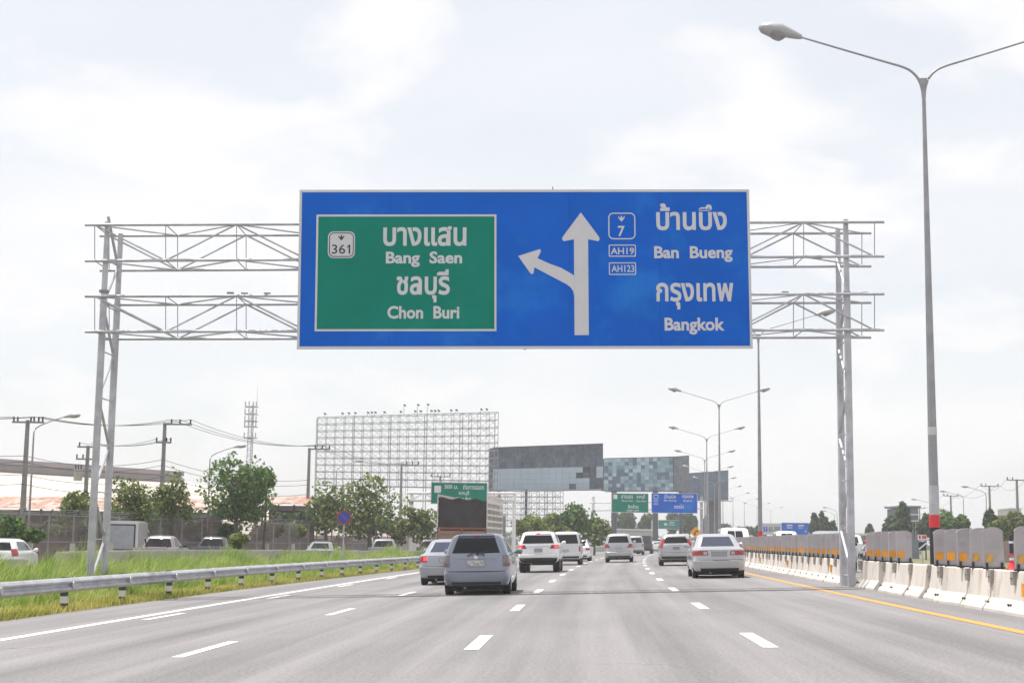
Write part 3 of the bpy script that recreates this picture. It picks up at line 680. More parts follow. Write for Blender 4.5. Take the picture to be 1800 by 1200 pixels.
plamp(61, 141, 733, 90, 'single-arm street lamp close to the leftmost utility pole', gL)
plamp(370, 433, 786, 115, 'single-arm street lamp reaching over the large round tree', gL)
plamp(592, 638, 812, 150, 'single-arm street lamp in front of the big scaffold frame', gL)
plamp(1693, 1652, 864, 221, 'single-arm street lamp right of the red-banded lamp pole', gR); plamp(1733, 1690, 856, 192, 'single-arm street lamp nearest at right beyond the paddles', gR)
plamp(1641, 1602, 878, 250, 'single-arm street lamp partly behind the red-banded lamp pole', gR); plamp(1585, 1553, 891, 300, 'single-arm street lamp over the dark trees left of tall lamp', gR)
plamp(1471, 1446, 892, 310, 'single-arm street lamp just left of the right gantry leg', gR); plamp(1467, 1445, 898, 345, 'small single-arm street lamp next to the right gantry leg', gR)

# ------------------------------------------------------------------ utility poles and wires
def upole(base, h, arms, label, group, trafo=False, rz=0):
    e = empty('utility_pole', base, rz, label, 'utility pole', group)
    MB().box((0, 0, 0), (.1, .1, .1)).v
    m = MB(); b = .17
    m.v = [(-b, -b, 0), (b, -b, 0), (b, b, 0), (-b, b, 0), (-.1, -.1, h), (.1, -.1, h), (.1, .1, h), (-.1, .1, h)]
    m.f = [(0, 1, 5, 4), (1, 2, 6, 5), (2, 3, 7, 6), (3, 0, 4, 7), (4, 5, 6, 7)]
    m.build('pole', poleconc, e)
    for z, x0, x1, ins in arms:
        MB().box(((x0+x1)/2, -.15, z), (x1-x0, .10, .12)).build('crossarm', poleconc, e)
        for x in ins:
            MB().tube([(x, -.15, z+.05), (x, -.15, z+.12), (x, -.15, z+.2), (x, -.15, z+.28), (x, -.15, z+.36)], [.03, .07, .05, .07, .03], 8).build('insulator', signdark, e, 40)
    if trafo:
        MB().tube([(-.55, -.3, h-2.6), (-.55, -.3, h-1.75)], .32, 12).build('transformer', concrete, e, 40)
        for q in (-.75, -.55, -.35): MB().tube([(q, -.3, h-1.75), (q, -.3, h-1.4)], .05, 6).build('bushing', signdark, e)
    return e
gU = 'concrete utility poles along the frontage road'
def pp_(x, y, Y): return at(x, y, Y)
UP = []
for (x, y, Y, arms, lab, tr) in (
    (49, 738, 95, [(-.15, -.95, 1.1, (-.85, -.6, .25, .45, .75, 1.0))], 'leftmost concrete utility pole with one wide crossarm of insulators', False),
    (155, 783, 110, [(-.1, -.75, .75, (-.6, .6)), (-1.0, -.8, .8, (-.75, -.3, .75))], 'utility pole with grey transformer behind the left gantry legs', True),
    (290, 743, 105, [(-.1, -.1, 1.95, (.5, 1.1, 1.85)), (-1.4, -.55, .55, (-.5, .2, .5))], 'utility pole with one-sided arm between left gantry and round tree', False),
    (544, 787, 125, [(-.1, -.1, 1.75, (.5, 1.1, 1.7))], 'utility pole at the left edge of the scaffold frame', False),
    (706, 815, 150, [(-.1, -.1, 1.75, (.5, 1.1, 1.7))], 'utility pole in front of the middle of the scaffold frame', False),
    (774, 836, 185, [(-.1, -1.2, 1.3, (-1.1, -.3, .5, 1.2))], 'small utility pole just above the green exit sign', False)):
    p = at(x, y, Y); h = p.z+.4
    UP.append((upole((p.x, Y, -.4), h, [(h+a, b, c, d_) for a, b, c, d_ in arms], lab, gU, tr), p, h))
for (x, y, Y, lab) in ((1739, 853, 194, 'utility pole with T crossarm second from the right edge'), (1787, 842, 171, 'utility pole with T crossarm at the right edge'),
                  (1671, 870, 230, 'utility pole with T crossarm right of the red-banded lamp'), (1616, 892, 303, 'small utility pole with T crossarm left of the red-banded lamp')):
    p = at(x, y, Y); h = p.z+.4
    UP.append((upole((p.x, Y, -.4), h, [(h-.1, -1.2, 1.2, (-1.1, -.5, 1.1))], lab, 'utility poles beyond the opposite road'), p, h))
wirem = M('cable', (.05, .05, .055), .6)
def wire(a, b, sag, label, r=.017):
    a, b = Vector(a), Vector(b); pts = []
    for i in range(13):
        t = i/12; q = a.lerp(b, t); q.z -= sag*4*t*(1-t); pts.append(q)
    e = MB().tube([q-a for q in pts], r, 4).build('power_cable', wirem, None, None, a)
    return tag(e, label, 'cable', 'overhead cables')
def top(i, dx, dz): return UP[i][1] + Vector((dx, -.15, dz))
for dx in (-.85, .45, 1.0): wire(top(0, dx, .2), top(0, dx, .2)+Vector((-14, -30, -.6)), .9, 'thin dark cable leaving the leftmost utility pole to the left')
for a, b in ((.45, .5), (.75, 1.1), (1.0, 1.85)): wire(top(0, a, .2), top(2, b, .25), .5, 'thin upper cable from leftmost pole past the left gantry legs')
for b in (.5, 1.1, 1.85): wire(top(2, b, .25), top(3, b*.95, .25), .7, 'thin cable from one-armed pole over the round tree to scaffold'); wire(top(3, b*.95, .25), top(4, b*.95, .25), .8, 'thin cable in front of the billboard scaffold between two poles')
for q in (-.5, .2, .5): wire(top(1, q*1.2, .2), top(2, q, -1.15), .35, 'thin cable from the transformer pole to the one-armed pole')
for z in (-2.3, -2.7, -3.5, -4.1): wire(top(0, 0, z), top(2, 0, z-.3), .55, 'thin low cable across the warehouse roof at left'); wire(top(0, 0, z), top(0, 0, z)+Vector((-14, -30, -.9)), .4, 'thin low cable at the far left edge before the warehouse'); wire(top(2, 0, z-.3), top(3, 0, z-.4), .6, 'thin low cable behind the largest round tree')
for a, b in ((7, 6), (6, 8), (8, 9)):
    for q in (-1.1, 1.1): wire(top(a, q, .25), top(b, q, .25), 1.2, 'thin dark overhead cable between poles beyond the opposite road')

# ------------------------------------------------------------------ telecom mast
p = at(440, 790, 400); zt = at(440, 711, 400).z
e = empty('telecom_mast', (p.x, 400, -.4), 0, 'slender lattice telecom mast with antenna tiers behind the round tree', 'mast')
HT = zt+.4
for x, y in ((-.6, -.6), (.6, -.6), (0, .7)): MB().tube([(x*1.5, y*1.5, 0), (x, y, HT)], .11, 5).build('leg', steel_d, e)
mb = MB(); z = 1
while z < HT-2:
    for (a, b) in (((-.7, -.7), (.7, -.7)), ((.7, -.7), (0, .8)), ((0, .8), (-.7, -.7))): mb.tube([(a[0], a[1], z), (b[0], b[1], z+1.6)], .05, 4); mb.tube([(a[0], a[1], z), (b[0], b[1], z)], .05, 4)
    z += 1.6
tag(mb.build('bracing', steel_d, e), kind='stuff')
for zz in (HT-.6, HT-2.6, HT-4.5, HT-6.0, HT-9.0):
    MB().box((0, 0, zz), (3.2, 3.0, .18)).build('platform', steel_d, e)
    for x in (-1.5, -.5, .6, 1.5): MB().box((x, -1.5, zz+.5), (.3, .25, 1.7)).build('antenna', steel, e)
MB().tube([(1.4, 0, HT-1), (1.4, 0, HT+5)], .05, 5).build('rod', steel, e)

# ------------------------------------------------------------------ trees
def tree(name, label, px, pt, pb, rx_px, Y, mat, cat='tree', group=None, dens=1.0, seed=0, trunk=True, blobs=16, leaf=None, zb=-.42):
    rs = np.random.default_rng(seed+int(px)); s = F/Y
    top_ = at(px, pt, Y); bot = at(px, pb, Y); rx = rx_px/s; cz = (top_.z+bot.z)/2; rz = max(.4, (top_.z-bot.z)/2)
    base = Vector((top_.x, Y, zb)); e = empty(name, base, 0, label, cat, group)
    C = Vector((0, 0, cz-zb)); lf = leaf or max(.13, .0021*Y)
    bl = []
    for i in range(blobs):
        d = rs.normal(size=3); d /= np.linalg.norm(d); rr = .80*rs.random()**.5
        bl.append((np.array([d[0]*rx*rr, d[1]*rx*rr, C.z + d[2]*rz*rr]), rs.uniform(.28, .56)))
    if trunk:
        t0 = Vector((0, 0, 0)); t1 = Vector((rs.normal()*.1, 0, max(.5, C.z-rz*.55)))
        MB().tube([t0, (t0+t1)/2+Vector((.05, .03, 0)), t1, C+Vector((0, 0, rz*.3))], [.05*rx+.06, .042*rx+.05, .034*rx+.04, .03], 7).build('trunk', bark, e, 50)
        for c, _ in bl[:7]:
            q = Vector(c); MB().tube([t1, (t1+q)/2+Vector((0, 0, -.1*rz)), q], [.02*rx+.03, .015*rx+.02, .012], 5).build('limb', bark, e)
    V = []; n_per = int(np.clip(rx*rz*dens*560/(lf/.22)**2/blobs, 120, 2400))
    for c, r in bl:
        d = rs.normal(size=(n_per, 3)); d /= np.linalg.norm(d, axis=1)[:, None]
        rad = rs.uniform(.55, 1.06, n_per)**.6
        rad *= 1 + .18*np.sin(d[:, 0]*5+c[0]*3)*np.sin(d[:, 2]*6+c[2])
        pos = c + d*np.array([rx*r, rx*r, max(rz*r, .3*rx*r)])*rad[:, None]
        nrm = d*.6 + rs.normal(size=(n_per, 3))*.6 + np.array([0, 0, .4]); nrm /= np.linalg.norm(nrm, axis=1)[:, None]
        a = np.cross(nrm, rs.normal(size=(n_per, 3))); a /= np.linalg.norm(a, axis=1)[:, None]; b = np.cross(nrm, a)
        sz_ = lf*rs.uniform(.6, 1.25, n_per)[:, None]
        V.append(np.stack([pos-a*sz_*.7, pos+b*sz_*.42, pos+a*sz_*.7, pos-b*sz_*.42], 1).reshape(-1, 3))
    V = np.concatenate(V); V[:, 2] = np.maximum(V[:, 2], .02); q = np.arange(len(V)).reshape(-1, 4)
    arr_mesh('crown', V, q, mat, e); return e
gT = 'trees beyond the frontage road'
tree('tree', 'bushy olive tree right of the left gantry legs', 236, 833, 940, 46, 88, leaf_a, group=gT, seed=1)
tree('tree', 'olive tree standing close to the one-armed utility pole', 308, 828, 940, 38, 92, leaf_a, group=gT, seed=2)
tree('tree', 'largest round green tree below the telecom mast', 420, 788, 928, 62, 96, leaf_b, group=gT, seed=3, dens=1.15, blobs=20)
tree('tree', 'small side crown leaning right of the largest round tree', 467, 818, 862, 22, 97, leaf_b, group=gT, seed=33)
tree('tree', 'olive tree at lower left corner of the scaffold frame', 577, 848, 942, 40, 115, leaf_a, group=gT, seed=4)
tree('tree', 'broad olive tree in front of the scaffold frame', 652, 840, 945, 58, 120, leaf_a, group=gT, seed=5, blobs=19)
tree('tree', 'small olive tree left of the left gantry legs', 136, 855, 935, 30, 84, leaf_a, group=gT, seed=6)
gB = 'bushes along the chain link fence'
tree('bush', 'bright green bush at the far left edge', 18, 903, 952, 34, 70, leaf_b, 'bush', gB, trunk=False, seed=7)
tree('bush', 'green bush left of the small olive tree', 58, 922, 955, 24, 71, leaf_b, 'bush', gB, trunk=False, seed=8)
tree('bush', 'brownish bush under the small olive tree', 128, 912, 950, 34, 86, leaf_a, 'bush', gB, trunk=False, seed=9)
tree('bush', 'low shrub beside the grey pickup', 420, 935, 966, 18, 74, leaf_a, 'bush', gB, trunk=False, seed=10)
tree('bush', 'dark hedge below the broad olive tree', 640, 900, 945, 60, 124, leaf_c, 'bush', gB, trunk=False, seed=11)
tree('bush', 'dull green hedge left of the stake truck', 738, 885, 948, 42, 126, leaf_a, 'bush', gB, trunk=False, seed=12, dens=.8)
tree('bush', 'dark hedge between round tree and rusty shed', 530, 893, 940, 42, 118, leaf_c, 'bush', gB, trunk=False, seed=13)
tree('bush', 'dark undergrowth below the olive trees at left', 275, 885, 935, 75, 98, leaf_c, 'bush', gB, trunk=False, seed=14, blobs=20)
tree('bush', 'dark undergrowth below the largest round tree', 420, 872, 925, 60, 100, leaf_c, 'bush', gB, trunk=False, seed=15)
leaf_d = leafmat('leaf_brownish', (.05, .045, .022), (.11, .10, .05), (.20, .17, .09))
for i, (x, t_, b_, r_, Y_, mt_, lab_) in enumerate(((190, 925, 958, 26, 92, leaf_d, 'brownish scrub behind the white box truck'), (345, 915, 955, 26, 97, leaf_d, 'brownish scrub above the grey-brown pickup'), (400, 922, 955, 24, 99, leaf_c, 'dark scrub above the black pickup'), (470, 912, 955, 28, 108, leaf_d, 'brownish scrub right of the black pickup'), (515, 918, 952, 22, 112, leaf_a, 'olive scrub left of the grey sedan'), (700, 912, 952, 24, 132, leaf_d, 'brownish scrub right of the broad olive tree'), (90, 905, 945, 24, 90, leaf_d, 'brownish scrub at left between bush and olive tree'))):
    tree('bush', lab_, x, t_, b_, r_, Y_, mt_, 'bush', gB, trunk=False, seed=80+i, dens=.8)
gC = 'trees behind the cars in the middle'
for i, (x, t, b, r, Y, mt, lab) in enumerate((
    (930, 902, 962, 32, 150, leaf_a, 'low olive tree right of the stake truck'), (968, 893, 962, 33, 155, leaf_a, 'olive tree behind the white SUV'), (1012, 884, 958, 36, 160, leaf_b, 'dark green tree behind the white distant post'),
    (1045, 905, 960, 26, 165, leaf_a, 'olive tree beneath the left end of the green distant sign'), (1098, 895, 945, 20, 330, leaf_c, 'hazy tree under the distant green sign'), (1136, 897, 945, 16, 340, leaf_c, 'hazy tree between the two distant signs'),
    (1180, 900, 945, 20, 350, leaf_c, 'hazy tree under the distant blue sign'), (1212, 896, 942, 14, 330, leaf_c, 'hazy tree left of the yellow diamond sign'), (1246, 905, 942, 16, 300, leaf_a, 'tree behind the yellow diamond sign'), (1278, 918, 946, 22, 310, leaf_c, 'tree right of the yellow diamond sign'),
    (1305, 925, 948, 20, 320, leaf_c, 'low tree behind the white van roof'), (1336, 922, 950, 16, 330, leaf_c, 'low tree left of the kilometre board'))):
    tree('tree', lab, x, t, b, r, Y, mt, group=gC, seed=40+i)
gD = 'trees beyond the opposite road'
for i, (x, t, b, r, Y, mt, lab) in enumerate((
    (1432, 905, 945, 9, 250, leaf_c, 'narrow dark tree right of the blue board'), (1444, 898, 945, 11, 250, leaf_c, 'tall dark tree right of the blue board'), (1459, 912, 945, 10, 250, leaf_c, 'lower dark tree left of the right gantry leg'),
    (1570, 905, 948, 22, 190, leaf_c, 'dark tree left of the blue-grey house'), (1588, 882, 945, 14, 192, leaf_c, 'dark palm-like tree above the blue-grey house'), (1626, 900, 948, 14, 192, leaf_c, 'dark tree right of the blue-grey house'),
    (1660, 896, 950, 24, 172, leaf_b, 'green tree right of the red-banded lamp'), (1688, 905, 950, 18, 174, leaf_b, 'smaller green tree near the single-arm lamp'), (1738, 893, 950, 12, 160, leaf_c, 'thin dark tree at the second pole from right'), (1760, 905, 952, 20, 150, leaf_a, 'olive tree near the right edge'), (1783, 902, 952, 16, 152, leaf_a, 'olive tree at the right edge'),
    (1528, 922, 945, 6, 260, leaf_c, 'tiny tree beside the right gantry leg'))):
    tree('tree', lab, x, t, b, r, Y, mt, group=gD, seed=60+i)
fw = random.Random(3); m = []
rs = np.random.default_rng(5)
nf = 9000; xx = rs.uniform(-300, 420, nf); yy = rs.uniform(640, 700, nf); zz = rs.random(nf)**1.5*(5+3*np.sin(xx*.05)*np.sin(xx*.017+1)); nn = rs.normal(size=(nf, 3)); aa = np.cross(nn, rs.normal(size=(nf, 3))); aa /= np.linalg.norm(aa, axis=1)[:, None]; bb = np.cross(aa, rs.normal(size=(nf, 3))); bb /= np.linalg.norm(bb, axis=1)[:, None]
pos = np.stack([xx, yy, zz], 1); V = np.stack([pos-aa*1.3, pos-bb*.9, pos+aa*1.3, pos+bb*.9], 1).reshape(-1, 3)
tag(arr_mesh('distant_treeline', V, np.arange(len(V)).reshape(-1, 4), leaf_c), 'hazy far treeline along the horizon', 'treeline', kind='stuff')

# ------------------------------------------------------------------ vehicles
class Shell:
    """car body lofted from horizontal outlines: levels (z, half width, y rear, y front, corner radius rear, corner radius front)"""
    def __init__(s, levels, bow=.04): s.L = levels; s.bow = bow
    def lev(s, z):
        L_ = s.L
        if z <= L_[0][0]: return L_[0][1:]
        for a, b in zip(L_, L_[1:]):
            if z <= b[0]:
                t = (z-a[0])/max(1e-6, b[0]-a[0]); return tuple(p+(q-p)*t for p, q in zip(a[1:], b[1:]))
        return L_[-1][1:]
    def pt(s, q, z):
        hw, yr, yf, rr, rf = s.lev(z); sg_ = -1 if q < 0 else 1; q = abs(q); Ln = max(.05, yf-yr); rr = min(rr, hw*.9, Ln*.45); rf = min(rf, hw*.9, Ln*.45)
        if q <= 1: x = q*(hw-rr); y = yr - s.bow*(1-(x/hw)**2)
        elif q <= 2:
            t = (q-1)*math.pi/2; x = hw-rr+rr*math.sin(t); y = yr+rr-rr*math.cos(t); y -= s.bow*(1-((hw-rr)/hw)**2)*(2-q)
        elif q <= 3:
            t = q-2; x = hw+.012*math.sin(math.pi*t)*(1); y = yr+rr+(Ln-rr-rf)*t
        elif q <= 4:
            t = (q-3)*math.pi/2; x = hw-rf+rf*math.cos(t); y = yf-rf+rf*math.sin(t)
        else: x = (5-q)*(hw-rf); y = yf + s.bow*(1-(x/hw)**2)*.8
        return Vector((sg_*x, y, z))
    def nrm(s, q, z):
        e = .02; a = s.pt(q+e, z)-s.pt(q-e, z); b = s.pt(q, z+.01)-s.pt(q, z-.01); n = a.cross(b)
        n = n.normalized() if n.length > 1e-9 else Vector((0, -1, 0))
        c = Vector((0, 1.8, .8)); 
        if n.dot(s.pt(q, z)-c) < 0: n = -n
        return n
    QS = [0, .3, .6, .85, 1, 1.2, 1.4, 1.6, 1.8, 2, 2.1, 2.2, 2.35, 2.5, 2.65, 2.8, 2.9, 3, 3.25, 3.5, 3.75, 4, 4.4, 4.8]
    def body(s, name, mat, parent):
        qs = s.QS + [5] + [-q for q in s.QS[::-1][:-1]]
        m = MB(); zs = []
        for a, b in zip(s.L, s.L[1:]):
            k = max(1, int((b[0]-a[0])/.10)); zs += [a[0]+(b[0]-a[0])*i/k for i in range(k)]
        zs.append(s.L[-1][0]); n = len(qs)
        for z in zs:
            for q in qs: m.v.append(tuple(s.pt(q, z)))
        for i in range(len(zs)-1):
            for j in range(n):
                k = (j+1) % n; m.f.append((i*n+j, i*n+k, (i+1)*n+k, (i+1)*n+j))
        m.f.append(tuple(range(n))); m.f.append(tuple((len(zs)-1)*n+j for j in range(n)))
        return m.build(name, mat, parent, 38)
    def patch(s, name, mat, parent, q0, q1, z0, z1, off=.008, nq=8, nz=5, shape=None, smooth=40):
        m = MB(); rows = []
        for i in range(nz+1):
            z = z0+(z1-z0)*i/nz; a, b = (q0, q1)
            if shape: a, b = shape(i/nz)
            rows.append([(a+(b-a)*j/nq, z) for j in range(nq+1)])
        for r in rows:
            for q, z in r: m.v.append(tuple(s.pt(q, z)+s.nrm(q, z)*off))
        n = nq+1; c0 = len(m.v)
        for i in range(nz):
            for j in range(nq): m.f.append((i*n+j, i*n+j+1, (i+1)*n+j+1, (i+1)*n+j))
        rim = [j for j in range(n)] + [i*n+nq for i in range(1, nz+1)] + [nz*n+j for j in range(nq-1, -1, -1)] + [i*n for i in range(nz-1, 0, -1)]
        flat = [(q, z) for r in rows for q, z in r]
        for idx in rim: q, z = flat[idx]; m.v.append(tuple(s.pt(q, z)-s.nrm(q, z)*.012))
        for i in range(len(rim)):
            j = (i+1) % len(rim); m.f.append((rim[i], rim[j], c0+j, c0+i))
        return m.build(name, mat, parent, smooth)
wheel_cache = {}
def wheel(parent, x, y, r, wd):
    key = (r, wd)
    if key not in wheel_cache:
        t = MB().tube([(-wd/2, 0, 0), (-wd/2+.02, 0, 0), (-wd/2+.04, 0, 0), (wd/2-.04, 0, 0), (wd/2-.02, 0, 0), (wd/2, 0, 0)], [r*.86, r*.95, r, r, r*.95, r*.86], 24)
        rim = MB().tube([(-wd/2-.006, 0, 0), (wd/2+.006, 0, 0)], r*.64, 18)
        for k in range(5):
            a = 2*math.pi*k/5
        hub = MB()
        for k in range(5):
            a = 2*math.pi*k/5; 
            for sx_ in (-1, 1): hub.box((sx_*(wd/2+.008), math.cos(a)*r*.32, math.sin(a)*r*.32), (.012, .07, r*.6), Matrix.Rotation(a-math.pi/2, 3, 'X'))
        wheel_cache[key] = (t.mesh('tyre', rubber, 30), rim.mesh('rim', M('rim_dark', (.08, .08, .085), .5, .4), 30), hub.mesh('spokes', M('alloy', (.42, .42, .44), .35, .7), None))
    a, b, c = wheel_cache[key]
    w_ = inst('wheel', a, parent, (x, y, r)); inst('rim', b, w_); inst('spokes', c, w_)
SPEC = {}
SPEC['hatch'] = dict(L=[(.20, .70, .16, 3.72, .15, .3), (.25, .80, .05, 3.82, .22, .38), (.36, .838, .0, 3.88, .24, .42), (.55, .845, .0, 3.89, .24, .42), (.58, .845, .035, 3.87, .24, .42), (.60, .845, .07, 3.86, .24, .4), (.86, .845, .085, 3.75, .25, .4), (.95, .835, .09, 3.45, .26, .4), (1.0, .82, .10, 2.95, .26, .36), (1.04, .80, .115, 2.83, .26, .34), (1.38, .67, .26, 2.05, .22, .3), (1.46, .63, .32, 1.80, .2, .3), (1.51, .56, .42, 1.62, .22, .3), (1.545, .40, .65, 1.45, .2, .2), (1.55, .2, .85, 1.3, .1, .1)],
    wh=(.295, .215, .72, .68, 3.18), win=(1.03, 1.43), track=.735)
SPEC['sedan'] = dict(L=[(.20, .70, .2, 4.3, .15, .3), (.26, .80, .06, 4.42, .25, .4), (.38, .84, .0, 4.5, .28, .45), (.57, .85, .0, 4.5, .28, .45), (.60, .85, .06, 4.48, .28, .45), (.86, .845, .08, 4.3, .3, .45), (.93, .83, .10, 3.9, .3, .4), (.965, .80, .22, 3.45, .3, .36), (.985, .775, .62, 3.25, .28, .34), (1.02, .755, .72, 3.18, .28, .34), (1.30, .64, 1.18, 2.48, .24, .3), (1.37, .60, 1.32, 2.30, .22, .3), (1.42, .52, 1.5, 2.12, .2, .2), (1.445, .36, 1.7, 1.95, .1, .1)],
    wh=(.305, .19, .90, .88, 3.55), win=(1.01, 1.34), track=.74)
SPEC['suv'] = dict(L=[(.42, .74, .25, 4.5, .15, .3), (.50, .86, .08, 4.68, .2, .35), (.62, .91, .0, 4.75, .22, .4), (.80, .92, .0, 4.75, .22, .4), (.84, .92, .04, 4.74, .22, .4), (1.10, .92, .07, 4.6, .22, .4), (1.18, .905, .085, 4.3, .22, .4), (1.22, .89, .09, 3.75, .22, .36), (1.27, .87, .10, 3.6, .22, .34), (1.66, .74, .22, 2.85, .2, .3), (1.75, .70, .30, 2.6, .2, .3), (1.80, .62, .45, 2.4, .2, .3), (1.83, .45, .8, 2.2, .2, .2), (1.835, .25, 1.1, 2.0, .1, .1)],
    wh=(.38, .25, .82, 1.0, 3.75), win=(1.27, 1.70), track=.79)
SPEC['crv'] = dict(L=[(.28, .72, .22, 4.3, .15, .3), (.36, .85, .06, 4.45, .22, .38), (.48, .90, .0, 4.52, .24, .42), (.68, .91, .0, 4.52, .24, .42), (.70, .91, .07, 4.5, .24, .42), (.98, .90, .08, 4.4, .25, .42), (1.08, .885, .10, 4.0, .26, .4), (1.13, .86, .12, 3.5, .26, .36), (1.18, .84, .15, 3.36, .26, .34), (1.52, .70, .36, 2.7, .22, .3), (1.60, .65, .46, 2.5, .22, .3), (1.65, .56, .6, 2.3, .2, .3), (1.68, .38, .9, 2.1, .1, .1)],
    wh=(.345, .22, .78, .85, 3.5), win=(1.17, 1.55), track=.78)
SPEC['mpv'] = dict(L=[(.26, .72, .22, 4.6, .15, .3), (.33, .84, .06, 4.75, .2, .38), (.45, .885, .0, 4.85, .22, .42), (.65, .89, .0, 4.85, .22, .42), (.69, .89, .04, 4.83, .22, .42), (1.05, .885, .07, 4.6, .23, .42), (1.14, .87, .08, 4.3, .24, .4), (1.19, .86, .09, 4.0, .24, .36), (1.24, .84, .10, 3.8, .24, .34), (1.66, .72, .24, 3.0, .22, .3), (1.74, .68, .32, 2.8, .22, .3), (1.79, .58, .5, 2.6, .2, .3), (1.82, .4, .8, 2.4, .1, .1)],
    wh=(.34, .21, .74, .9, 3.8), win=(1.22, 1.68), track=.77)
SPEC['van'] = dict(L=[(.30, .72, .15, 4.5, .12, .2), (.38, .82, .03, 4.65, .14, .3), (.50, .85, .0, 4.7, .14, .34), (.70, .855, .0, 4.7, .14, .34), (.74, .855, .03, 4.69, .14, .34), (1.20, .85, .045, 4.6, .14, .34), (1.26, .84, .05, 4.5, .14, .34), (1.82, .74, .12, 3.9, .14, .3), (1.90, .70, .18, 3.75, .16, .3), (1.95, .58, .32, 3.5, .2, .3), (1.97, .4, .6, 3.2, .1, .1)],
    wh=(.33, .20, .72, .9, 3.7), win=(1.24, 1.78), track=.74)
SPEC['pickup'] = dict(L=[(.42, .74, .2, 4.8, .12, .3), (.50, .86, .05, 5.0, .12, .35), (.62, .90, .0, 5.1, .12, .4), (1.08, .905, .02, 5.0, .12, .4), (1.12, .89, .04, 4.7, .12, .4), (1.125, .86, .10, 4.1, .1, .36), (1.13, .86, 1.75, 4.0, .12, .34), (1.60, .70, 2.05, 3.2, .16, .3), (1.68, .66, 2.15, 3.0, .16, .3), (1.73, .55, 2.3, 2.85, .16, .2), (1.75, .35, 2.5, 2.7, .1, .1)],
    wh=(.37, .24, .78, 1.0, 4.05), win=(1.15, 1.62), track=.78)
def paint(name, rgb, metal=.35):
    return M(name, rgb, .32, metal, .03, 2, coat=.8)
def car(kind, name, u, Y, label, pm, scale=1.0, yaw=None, dyaw=0, loc=None, glassm=None, cat='car', group='cars on the carriageway', lights='normal', plate=True, wiper=False, detail=True, mirror=True):
    sp = SPEC[kind]; sh = Shell(sp['L'])
    e = empty(name, loc if loc is not None else P(u, Y), (HEAD(Y) if yaw is None else yaw)+dyaw, label, cat, group); e.scale = (scale,)*3
    if loc is None: e.rotation_euler[1] = -math.atan(SL)
    gm_ = glassm or glass
    sh.body('body', pm, e); z0, z1 = sp['win']; r, wd, _, yr, yf = sp['wh']; tk = sp['track']
    zb = sp['L'][0][0]; top_z = sp['L'][-1][0]
    sh.patch('rear_window', gm_, e, -1, 1, z0+.02, z1, .006, 10, 6, shape=(lambda t: (-1.18+.06*t, 1.18-.06*t)) if kind != 'pickup' else (lambda t: (-1, 1)))
    for sg_ in (-1, 1):
        sh.patch('side_window', gm_, e, 0, 0, z0+.02, z1, .006, 8, 5, shape=lambda t: (sg_*(2.06), sg_*(2.45)))
        sh.patch('side_window', gm_, e, 0, 0, z0+.02, z1, .006, 8, 5, shape=lambda t: (sg_*(2.48), sg_*(2.92)))
    sh.patch('windscreen', gm_, e, 4.1, 4.97, z0+.02, z1, .006); sh.patch('windscreen', gm_, e, -4.97, -4.1, z0+.02, z1, .006)
    for x in (-1, 1):
        for yy in (yr, yf): wheel(e, x*tk, yy, r, wd)
        for yy in (yr, yf):
            wx = sh.lev(r+.05)[0]
            MB().tube([(x*(wx-.14), yy, r+.03), (x*(wx+.004), yy, r+.03)], r*1.16, 22).build('wheel_arch', black, e, 30)
    MB().box((0, (yr+yf)/2, zb-.01), (tk*2-.1, yf-yr+1.1, .16)).build('underbody', dark, e)
    MB().tube([(-.4*tk, .35, zb-.01), (-.4*tk, .1, zb-.02)], .035, 8).build('exhaust', steel_d, e)
    return e, sh
def lights(sh, e, spec, mat):
    for sg_ in (-1, 1):
        for (q0, q1, z0, z1, sk, mt) in spec: sh.patch('tail_light', mt or mat, e, 0, 0, z0, z1, .010, 6, 4, shape=lambda t: (sg_*(q0+sk*t), sg_*q1))
def plate(sh, e, z, wd=.36, ht=.14, mat=None):
    p = sh.pt(0, z); o = MB().box((0, p.y-.015, z), (wd, .02, ht)).build('number_plate', mat or platem, e)
    ring([(-wd/2, z-ht/2), (wd/2, z-ht/2), (wd/2, z+ht/2), (-wd/2, z+ht/2)], [(-wd/2+.012, z-ht/2+.012), (wd/2-.012, z-ht/2+.012), (wd/2-.012, z+ht/2-.012), (-wd/2+.012, z+ht/2-.012)], p.y-.03, p.y-.02).build('frame', steel_d, o)
def mirrors(sh, e, z, y, mt):
    for sg_ in (-1, 1):
        x = sh.lev(z)[0]; MB().tube([(sg_*(x+.0), y, z+.04), (sg_*(x+.06), y, z+.06), (sg_*(x+.10), y, z+.08), (sg_*(x+.2), y-.02, z+.085), (sg_*(x+.235), y-.02, z+.085)], [.03, .04, .075, .085, .04], 9).build('mirror', mt, e, 40)
def seam(sh, e, z, q=1.3, mt=None, h_=.012): sh.patch('panel_gap', mt or dark, e, -q, q, z, z+h_, .004, 14, 1)
silver = paint('silver_paint', (.44, .445, .465), .45); grey_s = paint('grey_blue_paint', (.225, .25, .315), .55); whitep = paint('white_paint', (.76, .76, .77), 0); pearl = paint('pearl_paint', (.62, .62, .63), .1); darkp = paint('dark_grey_paint', (.06, .06, .07)); bluegrey = paint('steel_blue_paint', (.34, .355, .40), .45); goldp = paint('champagne_paint', (.45, .43, .42))

